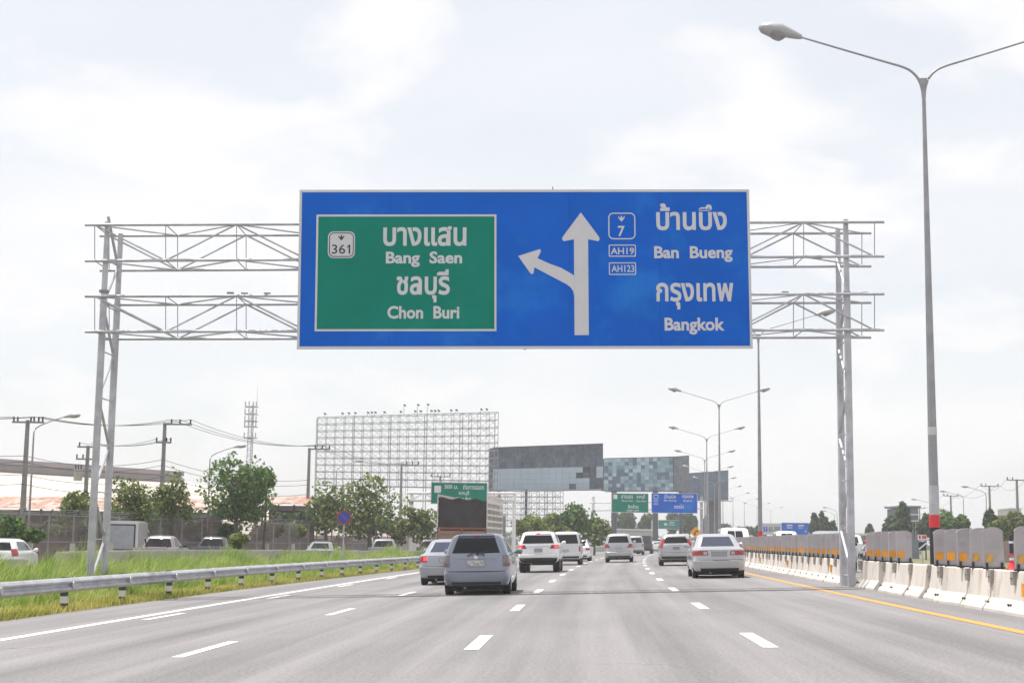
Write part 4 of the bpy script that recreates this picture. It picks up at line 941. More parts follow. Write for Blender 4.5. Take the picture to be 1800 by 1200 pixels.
# silver-grey hatchback, nearest
e, sh = car('hatch', 'hatchback', -2.86, 38.75, 'grey hatchback nearest the camera with plain tail lamps and wide plate', grey_s, 1.02, glassm=glass)
lights(sh, e, [(1.18, 1.98, .70, .99, .10, M('smoked_lens', (.16, .13, .14), .15, 0, .1, coat=.6))], clearlens); lights(sh, e, [(1.30, 1.95, .72, .79, 0, M('dim_red_lens', (.16, .03, .035), .2, 0, .1))], redlens)
plate(sh, e, .80, .46, .17); mirrors(sh, e, .99, 2.55, grey_s); seam(sh, e, .585, 1.4); seam(sh, e, .665, .9, steel_d, .01)
sh.patch('tailgate_ledge', grey_s, e, -.95, .95, .905, .955, .022, 12, 2); sh.patch('lower_bumper', M('bumper_dark', (.05, .05, .055), .6), e, -1.1, 1.1, .235, .33, .010, 14, 2)
sh.patch('spoiler', grey_s, e, -1.1, 1.1, 1.455, 1.50, .05, 12, 2); sh.patch('brake_light', redlens, e, -.16, .16, 1.425, 1.45, .012, 6, 2)
MB().tube([(-.0, .015, 1.0), (.10, .0, 1.06), (.30, .06, 1.10), (.42, .06, 1.10)], [.022, .018, .012, .008], 6).build('wiper', black, e)
MB().tube([(-.22, .02, .985), (-.05, -.01, 1.055), (.15, -.01, 1.05), (.22, .02, .985)], .014, 6).build('wiper_arm', black, e)
MB().tube([(0, .05, .95), (0, .02, .95)], .05, 12).build('emblem', chrome, e)
MB().tube([(.15, .12, .25), (.18, .08, .2)], .02, 6).build('tow_hook', black, e)
# silver sedan half hidden behind it
e, sh = car('sedan', 'sedan', -4.72, 48.6, 'silver sedan with round lit tail lamp half hidden by the grey hatchback', bluegrey, 1.03, glassm=glass_b)
lights(sh, e, [(1.0, 1.95, .72, .90, .12, redlens)], redlens)
for sg_ in (-1, 1): sh.patch('brake_lamp', litlens, e, sg_*1.02, sg_*1.28, .77, .87, .016, 5, 3)
plate(sh, e, .78); mirrors(sh, e, .98, 2.75, bluegrey); seam(sh, e, .58, 1.5); sh.patch('lower_bumper', black, e, -1, 1, .24, .31, .010, 10, 2)
# white SUV
e, sh = car('suv', 'suv', -2.60, 66.6, 'white SUV braking with glowing red lamps behind the grey hatchback', whitep, 1.0)
lights(sh, e, [(.72, 1.95, 1.06, 1.22, .16, redlens)], redlens)
for sg_ in (-1, 1): sh.patch('brake_lamp', litlens, e, sg_*1.12, sg_*1.55, 1.09, 1.19, .016, 5, 3)
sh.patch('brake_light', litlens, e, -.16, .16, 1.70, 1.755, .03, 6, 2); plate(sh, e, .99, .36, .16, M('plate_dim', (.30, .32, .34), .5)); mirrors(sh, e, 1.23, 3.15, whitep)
sh.patch('chrome_strip', chrome, e, -.75, .75, 1.14, 1.175, .02, 10, 2); sh.patch('lower_bumper', black, e, -1.5, 1.5, .44, .66, .012, 16, 3); seam(sh, e, .82, 1.4)
# white van behind the SUV
e, sh = car('van', 'van', -2.28, 88.2, 'tall white van peeking out right of the white SUV', pearl, 1.0, cat='van'); lights(sh, e, [(1.25, 1.9, .80, 1.1, 0, redlens)], redlens); plate(sh, e, .85); mirrors(sh, e, 1.26, 3.7, black); sh.patch('lower_bumper', black, e, -1.3, 1.3, .34, .52, .012, 12, 2)
e, sh = car('sedan', 'sedan', -2.42, 106.6, 'small white sedan ahead of the tall white van', whitep, 1.04); lights(sh, e, [(1.0, 1.95, .74, .90, .1, redlens)], redlens); plate(sh, e, .76); mirrors(sh, e, .98, 2.75, black); sh.patch('lower_bumper', black, e, -1.2, 1.2, .22, .40, .012, 12, 2)
e, sh = car('mpv', 'minivan', .72, 96.65, 'silver minivan with angled red lamps in the middle lane', silver, 1.02, cat='minivan'); plate(sh, e, .92)
lights(sh, e, [(.78, 1.95, .93, 1.17, .30, redlens)], redlens); mirrors(sh, e, 1.2, 3.4, silver); sh.patch('lower_bumper', black, e, -1.2, 1.2, .28, .42, .010, 12, 2); seam(sh, e, .67, 1.4)
e, sh = car('van', 'van', .70, 154, 'silver van right behind the silver minivan, small', silver, 1.0, cat='van'); lights(sh, e, [(1.2, 1.9, .85, 1.15, 0, redlens)], redlens); plate(sh, e, .85); sh.patch('lower_bumper', black, e, -1.2, 1.2, .34, .5, .012, 12, 2)
e, sh = car('pickup', 'pickup', 1.05, 172, 'small dark pickup right of the distant silver van', darkp, 1.05, cat='pickup'); lights(sh, e, [(1.2, 1.9, .8, 1.05, 0, redlens)], redlens)
MB().box((0, 1.0, 1.55), (1.6, 1.9, .85)).build('canopy', darkp, e)
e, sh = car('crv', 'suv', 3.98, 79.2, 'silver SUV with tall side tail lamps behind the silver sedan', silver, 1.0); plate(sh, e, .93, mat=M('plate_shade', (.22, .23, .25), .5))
lights(sh, e, [(1.15, 1.9, .95, 1.42, .02, redlens)], redlens); mirrors(sh, e, 1.13, 3.1, silver); sh.patch('lower_bumper', black, e, -1.4, 1.4, .32, .50, .012, 14, 2); seam(sh, e, .70, 1.4); sh.patch('chrome_strip', chrome, e, -.7, .7, 1.10, 1.13, .02, 10, 1)
e, sh = car('sedan', 'sedan', 4.42, 51.5, 'silver sedan with broad red tail lamps next to the median barrier', silver, 1.06, glassm=glass_b)
lights(sh, e, [(.62, 1.95, .74, .89, .06, redlens)], redlens)
for sg_ in (-1, 1): sh.patch('clear_lamp', clearlens, e, sg_*.70, sg_*.92, .76, .86, .016, 5, 3)
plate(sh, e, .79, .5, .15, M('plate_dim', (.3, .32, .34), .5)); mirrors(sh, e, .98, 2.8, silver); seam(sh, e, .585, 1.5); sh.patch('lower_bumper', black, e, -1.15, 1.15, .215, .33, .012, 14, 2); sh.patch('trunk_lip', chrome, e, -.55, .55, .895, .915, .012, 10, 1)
for x, y, Y, kind, pmm, lab in ((1155, 968, 215, 'sedan', whitep, 'tiny white car left of the silver SUV with side lamps'), (1157, 962, 245, 'van', pearl, 'tiny cream van above the tiny white car'), (1141, 963, 262, 'crv', silver, 'distant grey car between tiny white car and pickup'), (1128, 962, 300, 'sedan', whitep, 'faint distant car in the middle lane'), (1168, 960, 290, 'sedan', goldp, 'faint distant car behind the silver SUV'), (1110, 960, 320, 'van', whitep, 'faint distant white van in the left lane')):
    u = U_of(x, y, Y); e, sh = car(kind, 'car', u, Y, lab, pmm, 1.05); lights(sh, e, [(1.2, 1.9, .8, .95, 0, redlens)], redlens)
e, sh = car('van', 'van', -7.4, 185, 'white vehicle beyond the silver minivan on its left', whitep, 1.15, cat='van'); lights(sh, e, [(1.2, 1.9, .8, .95, 0, redlens)], redlens)

# stake truck
tY = 71.0; tu = U_of(812, 930, tY); tr = empty('stake_truck', P(tu, tY), HEAD(tY)-.035, 'stake truck with dark tarpaulin rear and pale lattice side', 'truck')
wood = M('red_wood', (.24, .10, .065), .8, 0, .25, 3, stretch=(1, 1, 6)); woodp = M('plain_wood', (.27, .175, .13), .8, 0, .2, 3, stretch=(1, 1, 6)); tarp = M('black_tarp', (.028, .022, .024), .45, 0, .4, 1.2, bump=.6, bscale=2.5); lat = M('cream_metal', (.60, .57, .53), .6, 0, .08)
hw, zt, ln = 1.2, 3.55, 6.4
MB().box((0, ln/2, 1.06), (2.36, ln, .16)).build('floor', black, tr)
for k in range(4): MB().box((0, .02, 1.26+k*.20), (2.2, .05, .188)).build('plank', woodp if k else wood, tr)
for x in (-hw+.04, 0, hw-.04): MB().box((x, -.02, 1.56), (.08, .06, .95)).build('stake', wood, tr)
MB().box((0, -.02, 2.06), (2.36, .07, .09)).build('top_rail', wood, tr)
m = MB(); nx, nz = 14, 8; rs = np.random.default_rng(9)
for j in range(nz+1):
    for i in range(nx+1):
        x = -hw+.03+(2*hw-.06)*i/nx; zmax = 3.50-.10*i/nx+.05*math.sin(i*1.3); z = 2.11+(zmax-2.11)*j/nz
        m.v.append((x, .03+.05*math.sin(i*1.1+j*.4)+rs.normal()*.015, z))
for j in range(nz):
    for i in range(nx): a = j*(nx+1)+i; m.f.append((a, a+1, a+nx+2, a+nx+1))
m.build('tarpaulin', tarp, tr, 60)
m = MB().box((0, ln/2, 2.25), (2.14, ln-.3, 2.2)); m.build('load', dark, tr)
for s in (-1, 1):
    for k in range(9): MB().box((s*(hw-.02), ln/2+.05, 1.22+k*.30), (.05, ln, .10)).build('side_rail', lat, tr)
    for k in range(13): MB().box((s*(hw-.01), .06+k*(ln-.1)/12, 2.36), (.04, .07 if k % 3 else .12, 2.5)).build('stake', lat, tr)
MB().box((0, ln+1.3, 1.75), (2.2, 1.9, 2.1)).build('cab', M('cab_teal', (.05, .09, .10), .4), tr)
MB().box((0, ln+.2, .8), (.9, ln+2.5, .25)).build('chassis', black, tr)
for x in (-.86, .86):
    for y in (1.0, 2.2, ln+1.4): wheel(tr, x, y, .48, .42)
for x in (-1, 1): MB().box((x, -.06, .98), (.28, .05, .12)).build('tail_light', redlens, tr)
MB().box((0, -.05, .84), (2.2, .08, .12)).build('bumper', black, tr)

# vehicles on the frontage road (lower halves hidden by the parapet)
gF = 'vehicles on the frontage road'
def fheading(Y): return -math.atan2(wall_xy(Y+2)-wall_xy(Y-2), 4)
def fcar(kind, name, xpx, Y, label, pm, scale, cat, dy=0, dyaw=0):
    X = at(xpx, 950, Y).x; return car(kind, name, 0, Y, label, pm, scale, yaw=-(math.atan2(X, Y)+dyaw), loc=Vector((X, Y, -.392)), cat=cat, group=gF)
e, sh = fcar('crv', 'car', -8, 57.5, 'white car with red lamp behind the thick wall end at far left', whitep, .92, 'car', dyaw=.24); lights(sh, e, [(1.1, 1.98, .95, 1.25, .0, redlens)], redlens); mirrors(sh, e, 1.12, 3.1, whitep)
e, sh = fcar('pickup', 'pickup', 262, 76, 'grey-brown pickup with dark bed right of the left gantry legs', paint('taupe_paint', (.24, .20, .21)), 1.0, 'pickup', dyaw=.27); mirrors(sh, e, 1.14, 3.5, black); lights(sh, e, [(1.3, 1.95, .85, 1.05, 0, redlens)], redlens)
MB().bar((.55, 1.6, 1.15), (.55, 1.2, 1.6), .06).build('rack_bar', black, e); MB().bar((-.55, 1.6, 1.15), (-.55, 1.2, 1.6), .06).build('rack_bar', black, e)
e, sh = fcar('pickup', 'pickup', 360, 88, 'black pickup ahead of the grey-brown pickup', darkp, 1.0, 'pickup', dyaw=.24); mirrors(sh, e, 1.14, 3.5, black)
e, sh = fcar('sedan', 'sedan', 560, 92, 'grey sedan roof showing above the low wall left of the blue round sign', paint('mid_grey_paint', (.22, .22, .23)), 1.05, 'car', dyaw=.12); mirrors(sh, e, .98, 2.8, silver)
e, sh = fcar('pickup', 'pickup', 670, 104, 'grey pickup with open bed right of the blue round sign', paint('mid_grey_paint', (.22, .22, .23)), 1.0, 'pickup', dyaw=.10); MB().bar((-.7, 1.7, 1.15), (-.7, .7, 1.75), .08).build('rack_bar', white_steel, e)
e, sh = fcar('pickup', 'pickup', 752, 118, 'dark pickup left of the stake truck', darkp, 1.0, 'pickup', dyaw=.1)
bt = empty('box_truck', Vector((at(212, 950, 84).x, 84, -.39)), -math.atan2(at(212, 950, 84).x, 84)-.16, 'white box truck with glazed rear behind the left gantry legs', 'truck', gF)
MB().prism(rrect(-.95, .95, .75, 2.55, .14), 0, 3.6).build('box', pearl, bt, 40); MB().box((0, -.03, 1.6), (1.45, .05, 1.35)).build('rear_door', M('door_grey', (.34, .36, .39), .3), bt)
ring([(-.80, .9), (.80, .9), (.80, 2.36), (-.80, 2.36)], [(-.73, .97), (.73, .97), (.73, 2.29), (-.73, 2.29)], -.07, .0).build('door_frame', black, bt); MB().prism(rrect(-.85, .85, .6, 2.2, .25), 3.62, 5.0).build('cab', pearl, bt, 40); MB().box((0, 2.4, .6), (1.2, 4.8, .3)).build('chassis', black, bt)
for x in (-.78, .78):
    for y in (.9, 4.2): wheel(bt, x, y, .36, .22)
# vehicles of the opposite carriageway
gO = 'vehicles beyond the median'
def ocar(kind, name, xpx, Y, label, pm, scale, cat):
    X = at(xpx, 950, Y).x; e, sh = car(kind, name, 0, Y, label, pm, scale, yaw=HEAD(Y)+math.pi, loc=Vector((X, Y+4, .1)), cat=cat, group=gO); mirrors(sh, e, sp_z[kind], 3.3, black); return e
sp_z = {k: v['win'][0]-.02 for k, v in SPEC.items()}
ocar('van', 'van', 1301, 92, 'white van roof just right of the silver sedan, beyond the median', whitep, 1.12, 'van')
ocar('van', 'van', 1390, 140, 'white van in front of the blue board beyond the median', whitep, 1.25, 'van')
ocar('pickup', 'pickup', 1476, 66, 'dark pickup showing through the gap beside the right gantry leg', bluegrey, 1.05, 'pickup')
ocar('van', 'van', 1506, 150, 'white van roof right of the right gantry leg', pearl, 1.15, 'van')

# ------------------------------------------------------------------ rider on a motorcycle beyond the median
mY = 120; mp_ = at(1523, 965, mY); mc = empty('motorcycle', (mp_.x, mY, -.05), 2.6, 'motorcycle with rider in the gap right of the right gantry leg', 'motorcycle')
for y in (-.6, .62): MB().tube([(-.05, y, .29), (.05, y, .29)], .29, 16).build('wheel', rubber, mc, 30)
MB().tube([(0, -.55, .35), (0, -.2, .6), (0, .3, .6), (0, .45, .95)], [.06, .15, .13, .06], 8).build('frame', redpaint, mc, 50)
MB().box((0, -.25, .78), (.26, .75, .10)).build('seat', black, mc); MB().tube([(-.32, .32, 1.02), (0, .45, .98), (.32, .32, 1.02)], .025, 6).build('handlebar', black, mc); MB().tube([(0, .45, .95), (0, .62, .3)], .035, 6).build('fork', chrome, mc)
sk = [(0, -.2, .86), (0, -.18, 1.1), (0, -.1, 1.35), (0, -.05, 1.48), (0, -.03, 1.62), (.2, -.1, 1.33), (.27, .08, 1.12), (.28, .30, 1.05), (-.2, -.1, 1.33), (-.27, .08, 1.12), (-.28, .30, 1.05), (.14, .15, .82), (.16, .1, .4), (.16, .22, .33), (-.14, .15, .82), (-.16, .1, .4), (-.16, .22, .33)]
ed = [(0, 1), (1, 2), (2, 3), (3, 4), (2, 5), (5, 6), (6, 7), (2, 8), (8, 9), (9, 10), (0, 11), (11, 12), (12, 13), (0, 14), (14, 15), (15, 16)]
rad = [.16, .15, .17, .06, .11, .07, .05, .035, .07, .05, .035, .085, .055, .045, .085, .055, .045]
me = bpy.data.meshes.new('person'); me.from_pydata(sk, ed, []); pe = bpy.data.objects.new('person', me); col.objects.link(pe); pe.location = mc.location; pe.rotation_euler = mc.rotation_euler
md = pe.modifiers.new('skin', 'SKIN'); 
for i, v in enumerate(me.skin_vertices[0].data): v.radius = (rad[i], rad[i]); v.use_root = (i == 0)
pe.modifiers.new('sub', 'SUBSURF').levels = 1; me.materials.append(M('white_shirt', (.55, .53, .52), .8)); tag(pe, 'person in pale shirt and red helmet riding the motorcycle', 'person')
hm = MB(); 
for i in range(7):
    t = i/6*math.pi*.62
hm.tube([(0, -.03, 1.55), (0, -.03, 1.62), (0, -.03, 1.72), (0, -.03, 1.79), (0, -.03, 1.81)], [.13, .15, .145, .09, .02], 12).build('helmet', redpaint, pe, 60)

# ------------------------------------------------------------------ billboards and the scaffold frame
def lattice(name, label, xl, xr, yt_l, yt_r, yb, Yl, Yr, nb, nr, depth, matl, cat='frame', zfloor=-.4, tub=.05, rows_from=None):
    A = at(xl, yt_l, Yl); B = at(xr, yt_r, Yr); zb = at((xl+xr)/2, yb, (Yl+Yr)/2).z if rows_from is None else rows_from
    e = empty(name, (A.x, A.y, zfloor), 0, label, cat); o = Vector(e.location); dn = Vector((B.x-A.x, B.y-A.y, 0)).normalized(); back = Vector((-dn.y, dn.x, 0))*depth
    def pt(i, z, bk): f = i/nb; q = A.lerp(B, f); q.z = z; return q - o + (back if bk else Vector())
    def ztop(i): return A.z+(B.z-A.z)*i/nb
    for i in range(nb+1):
        for bk in (0, 1): MB().bar(pt(i, zfloor if i % 2 == 0 else zb, bk), pt(i, ztop(i), bk), tub*(1.6 if i % 4 == 0 else 1.0)*random.uniform(.85, 1.2)).build('upright', matl, e)
    br = MB()
    for j in range(nr+1):
        for bk in (0, 1):
            f = j/nr; MB().bar(pt(0, zb+(ztop(0)-zb)*f, bk), pt(nb, zb+(ztop(nb)-zb)*f, bk), tub*1.35).build('ledger', matl, e)
        for i in range(nb+1): br.bar(pt(i, zb+(ztop(i)-zb)*j/nr, 0), pt(i, zb+(ztop(i)-zb)*j/nr, 1), tub*.7)
        if j < nr:
            for i in range(nb):
                z0, z1 = zb+(ztop(i)-zb)*j/nr, zb+(ztop(i+1)-zb)*(j+1)/nr
                br.bar(pt(i, z0, (i+j) % 2), pt(i+1, z1, (i+j) % 2), tub*.62)
                br.bar(pt(i, z1, (i+j+1) % 2), pt(i+1, z0, (i+j+1) % 2), tub*.62)
                br.bar(pt(i, z0, 0), pt(i, z1, 1), tub*.62)
    tag(br.build('bracing', matl, e), kind='stuff')
    return e, A, B, o, pt
scf = M('scaffold_steel', (.30, .305, .33), .6, .2, .15)
e, A, B, o, pt = lattice('billboard_scaffold', 'huge empty steel scaffold frame for a billboard above the olive trees', 559, 876, 733, 724, 855, 172, 176, 20, 10, 2.2, scf, tub=.052)
k = 0
for f in (.035, .13, .165, .2, .27, .29, .31, .36, .45, .47, .53, .545, .56, .6, .62, .64, .66, .73, .76, .9, .93):
    q = A.lerp(B, f)-o; up_ = .25 + (.75 if .45 < f < .62 else 0)*(k % 2); k += 1
    m = MB().bar(q, q+Vector((0, -.1, up_)), .05).build('lamp_arm', scf, e); MB().box(q+Vector((.1, -.25, up_+.1)), (.30, .22, .16), Matrix.Rotation(.5, 3, 'Y')).build('floodlight', signdark, m)
# lower lattice under the dark hoarding
lattice('hoarding_scaffold', 'open steel scaffold base under the dark hoarding', 850, 990, 862, 862, 925, 205, 207, 10, 6, 1.8, scf, tub=.07)
def hoarding(name, label, xl, xr, ytl, ytr, ybl, ybr, Yl, Yr, nx, nz, mats, pick, depth=1.6, legs=(), label_cat='billboard', legw=.8):
    A, B = at(xl, ytl, Yl), at(xr, ytr, Yr); zb0, zb1 = at(xl, ybl, Yl).z, at(xr, ybr, Yr).z
    e = empty(name, (A.x, A.y, -.4), 0, label, label_cat); o = Vector(e.location); dn = Vector((B.x-A.x, B.y-A.y, 0)).normalized(); n = Vector((dn.y, -dn.x, 0))
    def q(fx, fz): p = A.lerp(B, fx); zb = zb0+(zb1-zb0)*fx; p.z = zb+(p.z-zb)*fz; return p-o
    fr_ = MB()
    MB().prism([(0, 0)]*3, 0, 0) if False else None
    m = MB(); c = [q(0, 0), q(1, 0), q(1, 1), q(0, 1)]; bk = -n*depth
    m.v = [tuple(v-n*.05) for v in c] + [tuple(v+bk) for v in c]; m.f = [(0, 1, 2, 3), (4, 7, 6, 5), (0, 4, 5, 1), (1, 5, 6, 2), (2, 6, 7, 3), (3, 7, 4, 0)]
    m.build('backing_frame', mats['back'], e)
    for i in range(nx):
        for j in range(nz):
            mt = pick(i, j)
            if mt is None: continue
            g_ = .012; p0, p1, p2, p3 = q((i+g_)/nx, (j+g_)/nz), q((i+1-g_)/nx, (j+g_)/nz), q((i+1-g_)/nx, (j+1-g_)/nz), q((i+g_)/nx, (j+1-g_)/nz)
            pr = random.uniform(.0, .06); m = MB(); m.v = [tuple(v+n*(.02+pr)) for v in (p0, p1, p2, p3)] + [tuple(v-n*.045) for v in (p0, p1, p2, p3)]
            m.f = [(0, 1, 2, 3), (0, 4, 5, 1), (1, 5, 6, 2), (2, 6, 7, 3), (3, 7, 4, 0)]; m.build('panel', mt, e)
    for fx in legs:
        p = q(fx, 0); MB().tube([Vector((p.x, p.y+depth*.5+.1, 0)), Vector((p.x, p.y+depth*.5+.1, p.z+.3))], legw/2, 12).build('column', mats['leg'], e, 40)
    m = MB(); a, b = q(0, 0), q(1, 0); MB().bar(a+n*.7+Vector((0, 0, -.15)), b+n*.7+Vector((0, 0, -.15)), .9, .12).build('catwalk', mats['leg'], e)
    MB().bar(q(0, 1)+Vector((0, 0, .05)), q(1, 1)+Vector((0, 0, .05)), .2, .1).build('top_beam', mats['leg'], e)
    return e, q, n
hb = M('hoarding_dark', (.05, .06, .085), .7, .1, .3, .8); hl = M('hoarding_leg', (.10, .105, .12), .6, .2, .2)
pal = M('pale_sheet', (.38, .46, .54), .5, 0, .06, .4); dks = [M('dark_sheet', (.075, .092, .13), .5, 0, .4, 1.6, bump=.6, bscale=3), M('slate_sheet', (.10, .122, .165), .5, 0, .4, 1.6, bump=.6, bscale=3)]
rnd = random.Random(11)
def pick1(i, j):
    if j >= 4: return rnd.choice(dks)
    hole = (i >= 13 and j == 3) or (i in (12, 13) and j == 2) or (i >= 13 and j == 2 and i != 15) or (i == 11 and j in (0,)) or (i >= 14 and j in (0, 1)) or (i in (11, 12, 13) and j == 1 and False)
    if hole and not (i == 15 and j == 3): return dks[0] if rnd.random() < .8 else None
    return pal
hoarding('billboard', 'dark slate hoarding with a pale lower band and missing panels', 867, 1060, 787, 780, 861, 859, 208, 214, 16, 8, dict(back=hb, leg=hl), pick1, legs=(.06, .3), legw=.4)
patch = [M('patch_%d' % i, c, .35, .2, .08, .5) for i, c in enumerate(((.22, .34, .42), (.31, .43, .51), (.17, .26, .34), (.40, .52, .58), (.11, .165, .23), (.25, .38, .45)))]
hoarding('billboard', 'grey-blue billboard of mismatched metal patches beside the dark hoarding', 1062, 1183, 806, 803, 862, 862, 240, 243, 17, 9, dict(back=hb, leg=hl), lambda i, j: rnd.choice(patch) if rnd.random() > .12 else patch[4], legs=(.15, .75), legw=.9)
hoarding('billboard', 'dark angled billboard end right of the patchwork billboard', 1184, 1211, 803, 801, 862, 864, 243.3, 252, 5, 9, dict(back=hb, leg=hl), lambda i, j: rnd.choice(dks), legs=(.5,), legw=.7)
hoarding('billboard', 'dark blue billboard on a thick column behind the median lamps', 1212, 1280, 832, 827, 880, 879, 275, 282, 9, 7, dict(back=hb, leg=hl), lambda i, j: rnd.choice([M('navy_sheet', (.10, .14, .215), .6, 0, .15, .6), M('navy_sheet_b', (.125, .165, .245), .6, 0, .15, .6)]), legs=(.62,), legw=2.0)

# ------------------------------------------------------------------ distant direction signs
def road_sign(name, label, x0, x1, y0, y1, Y, mat, lines, cat='sign', thick=.08, border=.05, box_=None):
    a, b = at(x0, y1, Y), at(x1, y0, Y); W, Hh = b.x-a.x, b.z-a.z
    e = empty(name, (a.x, Y, a.z), 0, label, cat)
    MB().box((W/2, thick/2, Hh/2), (W, thick, Hh)).build('panel', mat, e)
    ring([(-.01, -.01), (W+.01, -.01), (W+.01, Hh+.01), (-.01, Hh+.01)], [(border, border), (W-border, border), (W-border, Hh-border), (border, Hh-border)], -.01, .02).build('border', signwhite, e)
    fx = lambda x: (x-x0)/(x1-x0)*W; fz = lambda y: (y1-y)/(y1-y0)*Hh
    for t, xa, xb, ya, yb, mt in lines: textmesh(t, 'lettering', mt, fx(xa), fx(xb), fz(yb), fz(ya), -.002, e, .010, .012)
    return e, fx, fz
def shieldp(e, fx, fz, x0, x1, y0, y1, mt): return MB().prism(rrect(fx(x0), fx(x1), fz(y1), fz(y0), .08), -.015, .002).build('route_shield', mt, e)
sw = M('sign_white_far', (.72, .72, .74), .5)
Y1 = 130
e, fx, fz = road_sign('exit_sign', 'green exit sign with Thai lettering above the stake truck', 757, 857, 848, 885, Y1, signgreen, [('500 ม.', 781, 805, 852, 859, sw), ('ถึงทางออก', 814, 851, 851, 860, sw), ('ชลบุรี', 806, 825, 862, 871, sw), ('Chon Buri', 802, 828, 873, 877, sw)])
shieldp(e, fx, fz, 763, 775, 854, 866, sw)
g1 = empty('sign_gantry', (at(815, 900, Y1).x, Y1+.6, -.4), 0, 'white steel cantilever gantry holding the green exit sign', 'gantry'); o1 = Vector(g1.location)
for x in (724, 904):
    b_ = at(x, 870, Y1+.6); MB().tube([Vector((b_.x, b_.y, -.4))-o1, Vector((b_.x, b_.y, at(x, 864, Y1).z))-o1], .17, 10).build('leg', white_steel, g1, 40)
for yy in (866, 879):
    for dy in (.3, 1.2): p0, p1 = at(714, yy, Y1), at(906, yy, Y1); p0.y = p1.y = Y1+dy; MB().tube([p0-o1, p1-o1], .09, 8).build('chord', white_steel, g1, 40)
for i in range(8):
    xa, xb = 722+i*22.5, 722+(i+1)*22.5; p0, p1 = at(xa, 866 if i % 2 else 879, Y1), at(xb, 879 if i % 2 else 866, Y1); p0.y = p1.y = Y1+.3; MB().tube([p0-o1, p1-o1], .05, 6).build('truss_diagonal', white_steel, g1)
Y2 = 185
e, fx, fz = road_sign('overhead_sign', 'distant green overhead sign left of the distant blue one', 1075, 1140, 867, 900, Y2, signgreen, [('บางแสน', 1092, 1112, 870, 876, sw), ('ชลบุรี', 1119, 1134, 869, 877, sw), ('Bang Saen', 1093, 1113, 878.5, 881.5, sw), ('Chon Buri', 1118, 1136, 878.5, 881.5, sw), ('ชิดซ้าย', 1104, 1122, 886, 893, sw), ('KEEP LEFT', 1102, 1124, 895, 898, sw)])
shieldp(e, fx, fz, 1078, 1085, 869.5, 877, sw)
e, fx, fz = road_sign('overhead_sign', 'distant blue overhead sign right of the distant green one', 1145, 1226, 867, 901, Y2, signblue, [('บ้านบึง', 1168, 1188, 868.5, 876, sw), ('กรุงเทพ', 1199, 1219, 870, 877, sw), ('Ban Bueng', 1167, 1189, 878, 881.5, sw), ('Bangkok', 1201, 1217, 878, 881.5, sw), ('ตรงไป', 1185, 1202, 886, 893, sw)])
o7 = ring(rrect(fx(1149), fx(1157), fz(877), fz(870), .05), rrect(fx(1149.7), fx(1156.3), fz(876.2), fz(870.8), .04), -.015, .0).build('route_shield', sw, e)
for yy in (879, 884): MB().box((fx(1153), -.005, fz(yy+1.6)), (fx(1157)-fx(1149), .02, .22)).build('route_box', M('sign_pale_blue', (.25, .35, .62), .5), e)
g2 = empty('sign_gantry', (at(1150, 930, Y2).x, Y2+.6, -.4), 0, 'distant white steel gantry carrying the green and blue signs', 'gantry'); o2 = Vector(g2.location)
for x in (1043, 1233):
    b_ = at(x, 870, Y2+.6); MB().tube([Vector((b_.x, b_.y, -.4))-o2, Vector((b_.x, b_.y, at(x, 872, Y2).z))-o2], .20, 10).build('leg', white_steel if x < 1100 else steel, g2, 40)
for yy in (881, 893):
    p0, p1 = at(1036, yy+(4 if yy > 885 else 2), Y2), at(1236, yy, Y2); p0.y = p1.y = Y2+.4; MB().tube([p0-o2, p1-o2], .09, 8).build('chord', white_steel, g2, 40)
Y3 = 330
e, fx, fz = road_sign('overhead_sign', 'farthest small green overhead sign under the distant blue sign', 1157, 1211, 914, 929, Y3, signgreen, [], border=.06)
for xa, ya, w_, h_ in ((1170, 918, 5, 6), (1181, 917, 9, 2), (1180, 921, 11, 1.5), (1200, 918, 4, 5), (1205, 923, 3, 3)): MB().box((fx(xa), -.01, fz(ya+h_/2)), (w_/2600*Y3, .02, h_/2600*Y3*.6)).build('marking', sw, e)
g3 = empty('sign_gantry', (at(1184, 930, Y3).x, Y3+.6, -.4), 0, 'farthest gantry with two pale beams behind small green sign', 'gantry'); o3 = Vector(g3.location)
for x in (1146, 1226):
    b_ = at(x, 917, Y3+.6); MB().tube([Vector((b_.x, b_.y, -.4))-o3, Vector((b_.x, b_.y, b_.z+.3))-o3], .2, 8).build('leg', steel, g3, 40)
for yy in (919, 925): p0, p1 = at(1146, yy, Y3+.6), at(1226, yy, Y3+.6); MB().tube([p0-o3, p1-o3], .14, 6).build('chord', white_steel, g3)
# yellow diamond
dY = 150; c = at(1223, 935, dY); dm = empty('warning_sign', (c.x, dY, .1), 0, 'yellow diamond warning sign with black bend arrow left of sedan', 'sign'); r = .58
MB().prism([(0, c.z-.1-r), (r, c.z-.1), (0, c.z-.1+r), (-r, c.z-.1)], -.02, .02).build('panel', yellowsign, dm)
zc = c.z-.1; MB().prism([(-.16, zc-.30), (-.02, zc-.30), (-.02, zc-.02), (.08, zc+.06), (.02, zc+.12), (.27, zc+.20), (.22, zc-.07), (.15, zc-.02), (.06, zc-.07), (.03, zc-.10), (.03, zc-.30)][:3] + [(.08, zc+.05), (.0, zc+.12), (.28, zc+.22), (.22, zc-.08), (.16, zc-.02)][:0] + [(.10, zc+.04), (.04, zc+.10), (.26, zc+.20), (.22, zc-.06), (.17, zc-.02), (-.02+.16, zc-.06)][:0] + [(-.16, zc+.0)], -.03, -.02).build('bend_arrow', signdark, dm)
MB().prism([(-.12, zc+.0), (.08, zc+.18), (.26, zc+.22), (.22, zc+.04), (.13, zc+.06), (-.02, zc-.02)], -.031, -.0205).build('arrow_head', signdark, dm)
MB().tube([(0, .04, 0), (0, .04, zc+.4)], .04, 8).build('post', steel, dm, 40)
